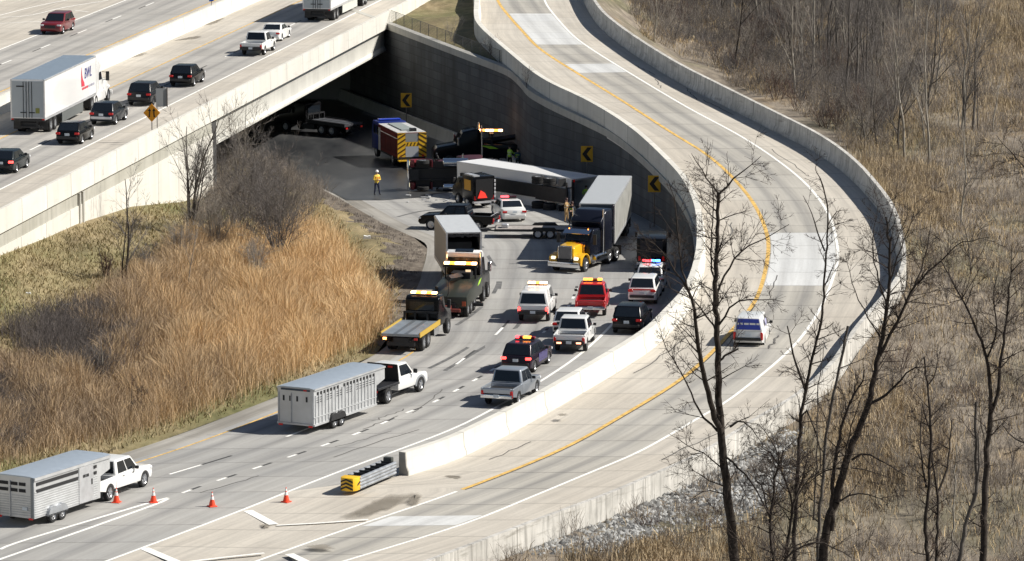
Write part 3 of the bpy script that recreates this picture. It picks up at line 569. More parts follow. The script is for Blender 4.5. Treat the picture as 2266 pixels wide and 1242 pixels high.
# ------------------------------------------------------------------ traffic on the freeway
D = 9.9
put(car('suv', 'dark red SUV driving toward the camera on the far carriageway', 'SUV', 'suv', MAROON, 5.1, 1.98, 1.78, 1.08, 1.08), 128, 71, 180 + D, U, -0)
put(car('pickup_truck', 'white crew cab pickup on the freeway with black bumper and dark bed', 'pickup', 'pickup', WHITE, 5.7, 2.0, 1.9, 1.12, 1.1, .4, .4, dark_trim=True), 555, 125, D, U, 5.7)
put(car('sedan', 'white sedan on the freeway beside the white pickup', 'car', 'sedan', WHITE, 4.8, 1.85, 1.45, .96, .92, .2, .33), 597, 93, D, U, 4.8)
put(car('suv', 'black SUV farthest ahead in the queue below the second semi trailer', 'SUV', 'suv', BLACK, 4.8, 1.95, 1.72, 1.05, 1.02), 399, 194, D, U, 4.8)
put(car('suv', 'charcoal SUV with dark wheels behind the blank roadside sign', 'SUV', 'suv', CHAR, 5.0, 1.98, 1.78, 1.08, 1.05, rim=DRIM), 307, 236, D, U, 5)
put(car('suv', 'dark blue grey SUV with a bright strip across its rear bumper', 'SUV', 'suv', NAVY, 4.7, 1.92, 1.7, 1.05, 1.0), 224, 279, D, U, 4.7)
_x = [o for o in C.objects if o.name.startswith('rear_bumper')][-1]; _x.data.materials[0] = ALU
put(car('hatchback', 'black hatchback with tinted glass behind the white semi trailer', 'car', 'hatch', BLACK, 4.5, 1.85, 1.6, 1.0, .98, .25, .34), 149, 322, D, U, 4.5)
put(car('hatchback', 'dark green grey hatchback with red lit tail lights at the left picture edge', 'car', 'hatch', mat('dark_slate_paint', (.014, .02, .024), .25, .1, .3), 4.5, 1.85, 1.58, 1.0, .98, .25, .34, tail=BRAKE), 2, 386, D, U, 4.5)

def text(body, size, m, par, M, name='lettering', th=.004):
    cu = bpy.data.curves.new(name, 'FONT'); cu.body = body; cu.size = size; cu.extrude = th; cu.align_x = 'LEFT'; cu.resolution_u = 3
    o = bpy.data.objects.new(name, cu); C.objects.link(o); bpy.context.view_layer.update()
    me = bpy.data.meshes.new_from_object(o.evaluated_get(bpy.context.evaluated_depsgraph_get())); bpy.data.objects.remove(o)
    me.transform(M); me.materials.clear(); me.materials.append(m); return link(name, me, par)
SIDE_R = lambda x, y, z: Matrix(((0, 0, 1, x), (1, 0, 0, y), (0, 1, 0, z), (0, 0, 0, 1)))        # reads along +y on a wall facing +x
REAR = lambda x, y, z: Matrix(((1, 0, 0, x), (0, 0, -1, y), (0, 1, 0, z), (0, 0, 0, 1)))         # on a wall facing -y
SIDE_L = lambda x, y, z: Matrix(((0, 0, -1, x), (-1, 0, 0, y), (0, 1, 0, z), (0, 0, 0, 1)))
def dry_van(label, L=16.1, side=WHITE, roof=None, rear=None, floor=1.1, top=4.1, Wd=2.58, open_rear=False, skirt=DARKM, wheels=True, name='semi_trailer', axles=(-1.4, -2.7), rear_doors=True):
    t = thing(name, label, 'semi trailer'); hl = L / 2; hw = Wd / 2
    m = MB(); m.box((0, 0, (floor + top) / 2), (Wd, L, top - floor)) if not open_rear else None
    if open_rear:
        for s in (-1, 1): m.box((s * (hw - .03), 0, (floor + top) / 2), (.06, L, top - floor))
        m.box((0, 0, top - .04), (Wd - .13, L, .08)); m.box((0, 0, floor + .06), (Wd - .13, L, .12)); m.box((0, hl - .04, (floor + top) / 2), (Wd - .13, .07, top - floor - .25))
    m.build('box_body', side, t, .012 if not open_rear else 0, 1)
    rf = MB(); rf.box((0, 0, top + .012), (Wd - .06, L - .06, .02)); rf.build('roof', roof or ALU, t)
    r = MB()
    for s in (-1, 1):
        r.box((s * (hw + .006), 0, top - .05), (.03, L, .1)); r.box((s * (hw + .006), 0, floor + .08), (.03, L, .2))
        for k in (-1, 1): r.box((s * (hw - .045), k * (hl + .006), (floor + top) / 2), (.12, .04, top - floor))
    r.build('corner_rail', ALU, t)
    if rear_doors:
        for s in (-1, 1):
            d = MB(); d.box((s * hw * .47, -hl - .02, (floor + top) / 2 + .03), (hw * .9, .05, top - floor - .3)); dr = d.build('rear_door', rear or WHITE, t)
            lk = MB()
            for x in (.1, .32): lk.tube((s * x, -hl - .07, floor + .15), (s * x, -hl - .07, top - .15), .022, .022, 6)
            for x in (.1, .32): lk.box((s * (x + .1), -hl - .07, floor + .55), (.26, .04, .07))
            lk.build('lock_rod', DARKM, dr)
    if wheels:
        g = MB(); g.box((0, 0, floor - .12), (1.0, L - 1.2, .2)); g.box((0, -hl + 2, .72), (1.1, 3.4, .3)); g.build('chassis', DARKM, t)
        ug = MB(); ug.box((0, -hl + .12, .55), (2.2, .1, .12))
        for s in (-1, 1): ug.box((s * .65, -hl + .12, .82), (.1, .1, .55))
        ug.box((0, -hl + .04, floor + .0), (Wd - .04, .1, .22)); ug.build('underride_guard', BLACKP, t)
        for s in (-1, 1):
            for y in axles: wheel(t, s * (hw - .17), -hl - y - .0 if False else -hl - y * -1 if False else -hl + abs(y) + .6, .51, .27, RIM, .58, True)
            MB().box((s * (hw - .3), -hl + .75, .68), (.6, .03, .75)).build('mud_flap', BLACKP, t)
            MB().box((s * (hw - .12), -hl - .03, floor + .05), (.18, .05, .1)).build('tail_light', TAIL, t)
            lg = MB(); lg.box((s * .7, hl - 2.9, .6), (.14, .14, 1.1)); lg.box((s * .7, hl - 2.9, .06), (.3, .3, .06)); lg.build('landing_leg', DARKM, t)
            if skirt: MB().box((s * (hw - .05), .6, .7), (.04, 6.6, .78)).build('side_skirt', skirt, t)
    return t
trB = dry_van('long white box trailer with a blue and red company name, second from top left', 16.1, paint('trailer_white', (.82, .82, .82)), mat('trailer_roof_grey', (.2, .25, .31), .5, noise=.08), mat('trailer_door', (.42, .46, .49), .5), skirt=mat('grey_skirt', (.12, .13, .13), .6))
_b = WY(62, 222, 1); _rc = (W(22.5, 176.5, U + 4.1) + W(98.5, 176.5, U + 4.1)) / 2; setpose(trB, (_rc.x, _rc.y, U), R(8.6), 8.05)
BLUE = mat('blue_lettering', (.03, .035, .22), .5); REDP = mat('red_lettering', (.6, .05, .08), .5)
text('BWL', 1.15, BLUE, trB, SIDE_R(1.312, 4.25, 2.75) @ Matrix.Diagonal((.95, 1, 1, 1)) @ Matrix(((1, .18, 0, 0), (0, 1, 0, 0), (0, 0, 1, 0), (0, 0, 0, 1))))
m = MB(); sw = [(3.3, 2.25), (4.3, 2.2), (4.15, 2.5), (3.75, 2.75), (3.5, 3.2), (3.45, 3.75), (3.28, 3.3), (3.22, 2.7)]; m.prism(sw, 1.303, 1.314); m.build('red_swoosh', REDP, trB)
m = MB()
for y0, y1, mi in ((3.5, 4.1, 0), (4.25, 4.75, 0), (4.9, 5.35, 0), (5.55, 6.4, 1), (6.5, 7.4, 1)): m.box((1.306, (y0 + y1) / 2, 2.05), (.014, y1 - y0, .17), mi)
m.build('small_lettering', [REDP, mat('grey_lettering', (.35, .35, .42), .5)], trB)
MB().box((.75, -8.1, 1.8), (.3, .02, .4)).build('yellow_sticker', mat('sticker', (.25, .26, .06), .5), trB); MB().box((-.55, -8.1, 3.6), (.6, .02, .1)).build('door_plate', DARKM, trB)

def tractor(label, col, style='aero', sleeper=None, hoodmat=None, stacks=False, name='semi_tractor', fender=None):
    t = thing(name, label, 'semi tractor'); cl = sleeper or col; hm = hoodmat or col; y1 = 3.6      # bumper at +3.75, rear end of frame at -3.75
    ch = MB(); [ch.box((s * .42, -.2, .85), (.1, 6.9, .28)) for s in (-1, 1)]; ch.box((0, -2.5, 1.12), (.9, 1.1, .12)); ch.box((0, 3.2, .75), (.9, .9, .4)); ch.build('frame', DARKM, t)
    aero = style == 'aero'
    cab = MB(); cab.prism([(-.6, 1.0), (-.6, 2.55), (-.35, 2.75), (.75, 2.75), (1.25 if not aero else 1.45, 1.9), (1.3 if not aero else 1.55, 1.0)], -1.02, 1.02); cab.build('cab', cl, t, .08, 3)
    qd = [(-.88, 1.32, 1.95), (.88, 1.32, 1.95), (.84, .8, 2.68), (-.84, .8, 2.68)] if not aero else [(-.9, 1.5, 1.95), (.9, 1.5, 1.95), (.84, .8, 2.68), (-.84, .8, 2.68)]
    MB().panel([qd[1], qd[0], qd[3], qd[2]], .04, .96, .06, .95, .04, .03).build('windshield', GLASS, t)
    sl = MB(); sl.prism([(-2.3, 1.0), (-2.3, 3.75), (-2.15, 3.9), (-1.2, 3.85), (-.2 if not aero else .3, 3.15 if not aero else 3.1), (-.45, 2.7), (-.59, 2.5), (-.59, 1.0)], -1.18, 1.18); sl.build('sleeper', cl, t, .1, 3)
    hd = MB()
    if aero: hd.prism([(1.3, 1.0), (1.4, 1.95), (2.2, 1.85), (3.2, 1.6), (3.6, 1.35), (3.68, .8), (3.5, .45)] + arc(2.45, .5, .5), -1.2, 1.2); hd.v = [(x * (1 - .25 * max(0, (z - 1) / .9)) * (1 - .2 * max(0, (y - 2.6))), y, z) for x, y, z in hd.v]
    else: hd.prism([(1.2, 1.0), (1.2, 1.98), (3.2, 1.85), (3.34, 1.75), (3.36, .95)], -.62, .62)
    hd.build('hood', hm, t, .07, 3)
    if not aero:
        gr = MB(); gr.box((0, 3.4, 1.38), (.92, .06, .92)); gr.build('grille', mat('grille_steel', (.16, .16, .17), .35, .8), t, .02, 1)
        fr = MB(); [fr.box((s * .49, 3.4, 1.38), (.07, .1, 1.0)) for s in (-1, 1)]; fr.box((0, 3.4, 1.88), (1.05, .1, .08)); fr.build('grille_surround', CHROME, t, .02, 1)
        for s in (-1, 1):
            f = MB(); ap = [(2.45 + .68 * math.cos(a), .55 + .68 * math.sin(a)) for a in np.linspace(-.1, math.pi + .1, 12)]; f.prism([(3.45, .62), (3.45, 1.12), (3.2, 1.25)] + [(2.45 + .78 * math.cos(a), .55 + .78 * math.sin(a)) for a in np.linspace(1.0, math.pi + .1, 8)] + ap[::-1], s * .6, s * 1.2); f.build('fender', fender or hm, t, .04, 2)
            MB().box((s * .86, 3.45, 1.05), (.34, .16, .22)).build('headlight', mat('lit_headlight', (.8, .75, .6), .2, emit=(1, .9, .6), es=1.2), t, .05, 2)
            tk = MB(); tk.lathe([(-1.0, .0), (-1.0, .3), (-.95, .34), (.95, .34), (1.0, .3), (1.0, 0)], 'y', (s * .98, -.15, .68), 18); tk.build('fuel_tank', CHROME, t)
            m = MB(); m.tube((s * 1.16, -.75, .75), (s * 1.16, -.75, 4.0), .09, .08, 10); m.build('exhaust_stack', CHROME, t)
            MB().box((s * .72, 1.0, 2.78), (.05, .05, .1)).build('cab_light', AMBER, t)
        MB().prism([(1.08, 2.66), (1.5, 2.48), (1.52, 2.52), (1.0, 2.78)], -1.0, 1.0).build('sun_visor', CHROME, t)
    else:
        for s in (-1, 1):
            MB().box((s * .82, 3.42, 1.1), (.4, .3, .24), rz=s * -.3).build('headlight', HEAD, t, .06, 2)
            tk = MB(); tk.prism([(-2.4, .4), (-2.4, 1.15), (1.2, 1.15), (1.5, .4)], s * .9, s * 1.2); tk.build('side_fairing', cl, t, .05, 2)
    MB().box((0, 1.35, .965), (2.06, 4.3, .06)).build('belly_pan', BLACKP, t); MB().box((0, -1.45, .965), (2.3, 1.75, .06)).build('sleeper_floor', BLACKP, t)
    bm_ = MB(); bm_.box((0, 3.62, .62), (2.4, .18, .38)); bm_.build('bumper', CHROME if not aero else cl, t, .05, 2)
    for s in (-1, 1):
        sq = [(1.03, -.45, 1.95), (1.03, 1.1, 1.9), (1.03, .72, 2.62), (1.03, -.4, 2.62)]; sq = sq if s > 0 else [(-x, y, z) for x, y, z in (sq[1], sq[0], sq[3], sq[2])]
        MB().panel(sq, .1, .92, .05, .95).build('side_window', GLASS, t)
        m = MB(); m.box((s * 1.38, 1.35, 2.15), (.26, .12, .72)); m.tube((s * 1.0, 1.1, 2.5), (s * 1.38, 1.33, 2.45), .025); m.tube((s * 1.0, 1.1, 1.85), (s * 1.38, 1.33, 1.9), .025); m.build('side_mirror', BLACKP, t, .03, 1)
        wheel(t, s * 1.05, 2.45, .51, .3, RIM if not aero else RIM, .58)
        for y in (-1.75, -3.05): wheel(t, s * 1.08, y, .51, .27, RIM, .58, True)
        MB().box((s * .95, -3.75, .7), (.6, .03, .7)).build('mud_flap', BLACKP, t)
    return t
tk = tractor('white semi tractor hauling the company trailer on the freeway', WHITE); h = Vector((math.sin(R(8.6)), math.cos(R(8.6)), 0)); setpose(tk, Vector((_rc.x, _rc.y, U)) + h * (16.1 + 1.55), R(8.6), .5)
trC = dry_van('white box trailer at the top of the freeway, cut by the picture edge', 16.1, paint('trailer_white', (.82, .82, .82)), mat('trailer_roof_grey', (.2, .25, .31), .5), mat('trailer_door', (.42, .46, .49), .5), skirt=paint('pale_skirt', (.6, .62, .58)))
_r2 = (W(671, 24, U + 1.05) + W(731, 24, U + 1.05)) / 2; setpose(trC, (_r2.x, _r2.y, U), R(D), 8.05)
tk2 = tractor('white semi tractor pulling the trailer at the top of the freeway', WHITE); h2 = Vector((math.sin(R(D)), math.cos(R(D)), 0)); setpose(tk2, Vector((_r2.x, _r2.y, U)) + h2 * 18.1, R(D))

# ------------------------------------------------------------------ vehicles at the crash scene, near to far
PW = mat('van_blue', (.03, .06, .42), .4)
van = car('van', 'white van with a blue rear window on the curved upper ramp', 'van', 'van', WHITE, 4.6, 1.95, 1.95, 1.1, 1.0, .3, .35, rear_glass=PW, taper=.2); setpose(van, W(1655, 772, zBy(283)), R(9), 2.3)
m = MB()
for a, b in ((-.46, -.38), (-.33, -.22), (-.17, .02), (.06, .3), (.34, .46)): m.panel([(-.8, -2.31, 1.08), (.8, -2.31, 1.08), (.72, -2.17, 1.9), (-.72, -2.17, 1.9)], .5 + a, .5 + b, .5, .64, .02, .005)
m.build('window_lettering', WPAINT, van)
MB().panel([(.93, -1.2, 1.2), (.93, -.2, 1.2), (.86, -.2, 1.75), (.86, -1.2, 1.75)], .1, .8, .1, .9, .04, .01).build('side_badge', mat('pale_violet_badge', (.4, .4, .6), .5), van)
put(car('pickup_truck', 'silver crew cab pickup nearest the dividing barrier', 'pickup', 'pickup', SILVER, 5.9, 2.05, 1.95, 1.15, 1.14, .42, .42, tail=TAIL), 1099, 903, 17, None, 5.9)
put(car('emergency_suv', 'dark SUV with a yellow roof beacon right in front of the silver pickup', 'emergency SUV', 'suv', mat('dark_plum_paint', (.02, .014, .024), .25, .1, .35), 5.05, 2.0, 1.8, 1.1, 1.08, bar=(REDL, mat('dim_red_lens', (.25, .01, .02), .3), AMBER, AMBER, mat('dim_red_lens', (.25, .01, .02), .3)), door_col=mat('blue_red_decal', (.06, .05, .16), .4), tail=BRAKE), 1141, 828, 16, None, 5.05)
put(car('pickup_truck', 'white crew cab pickup with lit tail lights low in its black bumper', 'pickup', 'pickup', WHITE, 5.9, 2.06, 1.95, 1.18, 1.15, .42, .42, dark_trim=True), 1259, 783, 8, None, 5.9)
_p = [o for o in C.objects if o.name.startswith('pickup_truck')][-1]
for s in (-1, 1): MB().box((s * .62, -3.09, .7), (.3, .05, .1)).build('lit_lamp', mat('warm_lamp', (.9, .4, .25), .3, emit=(1, .35, .2), es=3), _p)
put(car('hatchback', 'white hatchback half hidden in front of the white crew cab pickup', 'car', 'suv', WHITE, 4.6, 1.9, 1.68, 1.02, 1.0), 1253, 748, 8, None, 4.6)
put(car('emergency_pickup', 'white pickup with closed bed cap and glowing amber roof lights', 'emergency pickup', 'pickup', WHITE, 6.0, 2.06, 2.05, 1.2, 1.16, .45, .43, dark_trim=True, cap=True, tail=BRAKE, bar=(AMBW, AMBW, AMBER, AMBW, AMBW)), 1179, 716, 6, None, 6.0)
put(car('emergency_pickup', 'red pickup with amber roof lights and chrome rear bumper', 'emergency pickup', 'pickup', RED, 5.8, 2.04, 1.95, 1.16, 1.13, .4, .41, bar=(AMBER, AMBER, mat('dim_amber_lens', (.4, .15, .02), .3), AMBER)), 1306, 704, 4, None, 5.8)
put(car('suv', 'black SUV with a white licence plate beside the dividing barrier', 'SUV', 'suv', BLACK, 5.0, 2.0, 1.8, 1.1, 1.07), 1386, 742, 10, None, 5.0)
put(car('suv', 'white SUV with a full width red tail light bar', 'SUV', 'suv', WHITE, 5.1, 1.95, 1.8, 1.12, 1.07), 1420, 676, 7, None, 5.1)
_p = [o for o in C.objects if o.name.startswith('suv')][-1]; MB().box((0, -2.49, 1.06), (1.6, .08, .1)).build('tail_light', TAIL, _p)
put(car('police_suv', 'white police SUV with flashing red and blue roof lights', 'police car', 'suv', WHITE, 5.0, 1.98, 1.8, 1.1, 1.07, bar=(REDL, REDL, BLUEL, BLUEL)), 1437, 650, 5, None, 5.0)

def box_truck(name, label, cat, L, Wd, top, col, cabcol, floor=.75, open_=None):
    t = thing(name, label, cat); hl = L / 2; hw = Wd / 2
    b = MB(); b.box((0, -.9, (floor + top) / 2), (Wd, L - 2.2, top - floor)); b.build('service_body', col, t, .04, 2)
    MB().prism([(hl - 2.0, .6), (hl - 2.0, top - .25), (hl - 1.0, top - .3), (hl - .6, 1.6), (hl - .05, 1.35), (hl, .6)], -hw + .1, hw - .1).build('cab', cabcol, t, .07, 2)
    MB().panel([(hw - .2, hl - .58, 1.62), (-hw + .2, hl - .58, 1.62), (-hw + .25, hl - .97, top - .34), (hw - .25, hl - .97, top - .34)], .03, .97, .05, .95, .03).build('windshield', GLASS, t)
    MB().box((0, 0, .62), (1.0, L - .6, .25)).build('chassis', DARKM, t)
    for s in (-1, 1):
        wheel(t, s * (hw - .17), hl - 1.1, .46, .28, RIM, .58); wheel(t, s * (hw - .17), -hl + 1.3, .46, .25, RIM, .58, True)
        MB().box((s * (hw - .2), -hl + .16, floor + .2), (.16, .06, .3)).build('tail_light', TAIL, t)
        MB().box((s * (hw + .15), hl - .95, 1.9), (.2, .12, .4)).build('side_mirror', BLACKP, t, .03, 1)
    rd = MB(); rd.box((0, -hl + .18, (floor + top) / 2 + .05), (Wd - .5, .06, top - floor - .45)); rd.build('roller_door', DARKM, t)
    MB().box((0, -hl + .1, floor - .12), (Wd, .3, .14)).build('rear_step', ALU, t)
    return t
put(box_truck('utility_truck', 'black boxy truck in the shade in front of the flashing police SUV', 'truck', 6.0, 2.05, 2.35, BLACK, BLACK), 1441, 604, 3, None, 6.4)

# livestock trailers and their pickups
def livestock(label, ribs, L=9.1, Wd=2.35, top=2.6, nose=1.6):
    t = thing('livestock_trailer', label, 'livestock trailer'); hl = L / 2; hw = Wd / 2; z0 = .45
    m = MB(); m.prism([(-hl, z0), (-hl, top), (hl + nose, top), (hl + nose, top - .75), (hl + .05, top - 1.0), (hl, z0)], -hw, hw)
    for s in (-1, 1):
        if ribs:
            for k in range(19): m.box((s * (hw + .02), -hl + .2 + k * (L - .4) / 18, 1.35), (.05, .09, 1.75))
            m.box((s * (hw + .03), nose / 2, top - .04), (.07, L + nose, .1)); m.box((s * (hw + .03), 0, z0 + .06), (.06, L, .12)); m.box((s * (hw + .025), 0, z0 + .5), (.03, L, .06))
        else:
            for k in range(11): m.box((s * (hw + .012), -.1, z0 + .12 + k * .125), (.035, L - .3, .05))
            m.box((s * (hw + .03), nose / 2, top - .08), (.08, L + nose, .16))
    m.build('trailer_body', mat('stock_trailer_aluminium', (.55, .56, .57), .42, .35, noise=.08, nscale=1.5), t)
    rf = MB(); rf.prism([(-hw - .04, top + .005), (hw + .04, top + .005), (hw - .25, top + .07), (-hw + .25, top + .07)], -hl - .05, hl + nose, axis='y'); rf.build('roof', mat('stock_trailer_roof', (.4, .46, .53), .4, .3, noise=.06), t)
    hole = mat('dark_vent_opening', (.02, .02, .022), .8)
    if ribs:
        for s in (-1, 1):
            v = MB()
            for k in range(18):
                if k in (7,): continue
                v.box((s * (hw + .012), -hl + .47 + k * (L - .4) / 18, top - .3), (.03, .2, .17))
            for k in range(18):
                if k < 12 and k % 3 == 2: continue
                for j in range(3): v.box((s * (hw + .004), -hl + .48 + k * (L - .4) / 18, top - .55 - j * .13), (.012, .3, .035))
            v.build('vent_slots', hole, t)
        v = MB(); [v.box((x, -hl - .015, top - .62), (.1, .03, .3)) for x in (-.78, -.36, .1, .72)]; v.build('vent_slots', hole, t)
        v = MB(); [v.box((x, -hl - .03, (z0 + top) / 2 - .1), (.04, .05, top - z0 - .4)) for x in (-1.1, -.28, 1.12)]; v.box((0, -hl - .03, z0 + .1), (Wd, .05, .08)); v.build('rear_gate_frame', GALV, t)
        v = MB(); v.box((0, -hl - .03, top - .1), (Wd * .8, .04, .1)); v.build('rear_header', mat('blue_black_panel', (.03, .05, .08), .4), t)
        for x in (.65, ): MB().box((x, -hl - .06, top - .1), (.2, .04, .07)).build('tail_light', TAIL, t)
    else:
        for s in (-1, 1):
            v = MB()
            for z in (top - .36, top - .72): v.box((s * (hw + .02), -.95, z), (.03, L - 2.3, .17))
            for y, zz in ((hl - 1.55, top - .7), (hl - 1.25, top - .7), (hl - .5, top - .7), (hl - .5, top - .38)): v.box((s * (hw + .045), y, zz), (.03, .24, .15))
            v.build('vent_slots', hole, t)
            d = MB(); d.box((s * (hw + .02), hl - 1.35, 1.45), (.05, 1.35, 1.95)); dd = d.build('side_door', ALU, t, .02, 1); MB().box((s * (hw + .06), hl - .85, 1.5), (.04, .06, .3)).build('handle', DARKM, dd)
        v = MB(); [v.box((x, -hl - .015, z), (wd, .03, .17)) for x, wd in ((-.75, .62), (-.05, .4), (.45, .4)) for z in (top - .38, top - .72)]; v.build('vent_slots', hole, t)
        for s in (-1, 1): MB().box((s * (hw - .1), -hl - .02, (z0 + top) / 2), (.2, .08, top - z0)).build('rear_post', mat('shaded_steel_post', (.2, .22, .24), .45, .4), t, .04, 2)
        v = MB(); [v.box((0, -hl - .01, z0 + .15 + k * .125), (Wd - .4, .03, .05)) for k in range(9)]; v.box((-.3, -hl - .03, 1.4), (.05, .05, 1.9)); v.build('rear_gate', GALV, t)
        MB().box((.62, -hl - .05, z0 + .5), (.3, .03, .17)).build('licence_plate', PLATE, t)
    for s in (-1, 1):
        for y in (-1.55, -.72): wheel(t, s * (hw + .05), y - .0, .39, .24, RIM, .6)
        f = MB(); f.prism([(-2.05, .5)] + [(-1.55 + .48 * math.cos(a), .42 + .48 * math.sin(a)) for a in np.linspace(math.pi, .9, 7)] + [(-.72 + .48 * math.cos(a), .42 + .48 * math.sin(a)) for a in np.linspace(2.2, 0, 7)] + [(-.22, .5)], s * (hw - .1), s * (hw + .2)); f.build('fender', BLACKP if ribs else GALV, t)
        MB().box((s * (hw - .2), -hl - .03, z0 - .02), (.25, .05, .1)).build('tail_light', TAIL, t)
    g = MB(); g.tube((0, hl + 1.3, 1.85), (0, hl + 1.35, 1.0), .09, .09, 8); g.box((0, hl + .5, 1.75), (.5, 1.9, .14)); g.build('gooseneck', DARKM, t)
    return t
def flatbed_pickup(label):
    t = thing('flatbed_pickup', label, 'pickup'); hw = 1.0
    prof = [(-.55, .5), (-.55, 1.25), (1.55, 1.25), (1.8, 1.24), (2.85, 1.16), (3.15, 1.0), (3.2, .55), (3.05, .45)] + arc(2.2, .46, .5)
    MB().prism(prof, -hw, hw).build('body', WHITE, t, .06, 2)
    b = [(-.94, -.53, 1.23), (.94, -.53, 1.23), (.94, 1.65, 1.23), (-.94, 1.65, 1.23)]; tp = [(-.78, -.4, 2.05), (.78, -.4, 2.05), (.78, .85, 2.03), (-.78, .85, 2.03)]
    m = MB(); m.add(b + tp, [(3, 2, 1, 0), (4, 5, 6, 7), (0, 1, 5, 4), (1, 2, 6, 5), (2, 3, 7, 6), (3, 0, 4, 7)]); m.build('cabin', WHITE, t, .08, 3)
    MB().panel((b[0], b[1], tp[1], tp[0]), .08, .92, .12, .88).build('rear_window', GLASS, t); MB().panel((b[2], b[3], tp[3], tp[2]), .06, .94, .08, .93).build('windshield', GLASS, t)
    MB().panel((b[1], b[2], tp[2], tp[1]), .2, .88, .1, .86).build('side_window', GLASS, t); MB().panel((b[3], b[0], tp[0], tp[3]), .12, .8, .1, .86).build('side_window', GLASS, t)
    MB().box((0, -2.0, 1.02), (2.3, 2.7, .14)).build('flat_bed', DARKM, t, .02, 1); MB().box((0, -1.9, .7), (.9, 2.9, .3)).build('chassis', BLACKP, t)
    hr = MB(); hr.prism([(-1.1, 1.1), (1.1, 1.1), (1.0, 2.1), (-1.0, 2.1)], -.72, -.64, axis='y'); hr.build('headache_rack', mat('black_rack', (.012, .012, .012), .7), t)
    MB().box((.55, -.74, 1.95), (.3, .04, .1)).build('rack_light', TAIL, t)
    for s in (-1, 1):
        wheel(t, s * (hw - .08), 2.2, .46, .28, RIM, .6); wheel(t, s * (hw + .03), -2.05, .46, .25, RIM, .6, True)
        m = MB(); m.box((s * 1.2, 1.2, 1.45), (.26, .12, .26)); m.build('side_mirror', BLACKP, t, .03, 1)
        MB().box((s * .75, 3.08, .98), (.36, .2, .2)).build('headlight', HEAD, t, .04, 1); MB().box((s * 1.0, -3.36, .9), (.2, .04, .12)).build('tail_light', TAIL, t)
        MB().prism([(2.2 + .62 * math.cos(a), .43 + .62 * math.sin(a)) for a in np.linspace(0, math.pi, 10)] + [(2.2 + .5 * math.cos(a), .43 + .5 * math.sin(a)) for a in np.linspace(math.pi, 0, 10)], s * (hw - .02), s * (hw + .05)).build('fender_flare', GALV, t)
    MB().box((0, 3.2, .85), (1.1, .06, .34)).build('grille', BLACKP, t); MB().box((0, 3.22, .58), (2.0, .16, .22)).build('front_bumper', CHROME, t, .04, 1)
    return t
YW = R(26.8); h = Vector((math.sin(YW), math.cos(YW), 0)); rgt = Vector((h.y, -h.x, 0))
rc = W(655, 958, .0); lt = livestock('silver ribbed livestock trailer with a row of small square vents', True, 7.45, nose=1.05); setpose(lt, rc, YW, 3.72)
fp = flatbed_pickup('white pickup with black flat bed pulling the ribbed livestock trailer'); pf = W(857, 893, 0) - rgt * 1.05 + h * 2.05; setpose(fp, (pf.x, pf.y, 0), YW)
YW = R(28.5); h2 = Vector((math.sin(YW), math.cos(YW), 0)); rc2 = W(35, 1163, 0); lt2 = livestock('silver livestock trailer with two long dark slots along its side', False, 6.15, nose=.95); setpose(lt2, rc2, YW, 3.07)
tk3 = car('pickup_truck', 'white crew cab pickup pulling the slotted livestock trailer by the cones', 'pickup', 'pickup', WHITE, 6.2, 2.06, 2.0, 1.22, 1.18, .45, .44, dark_trim=True); pt = lt2.location + h2 * 3.1; setpose(tk3, (pt.x, pt.y, 0), R(23), 3.15)

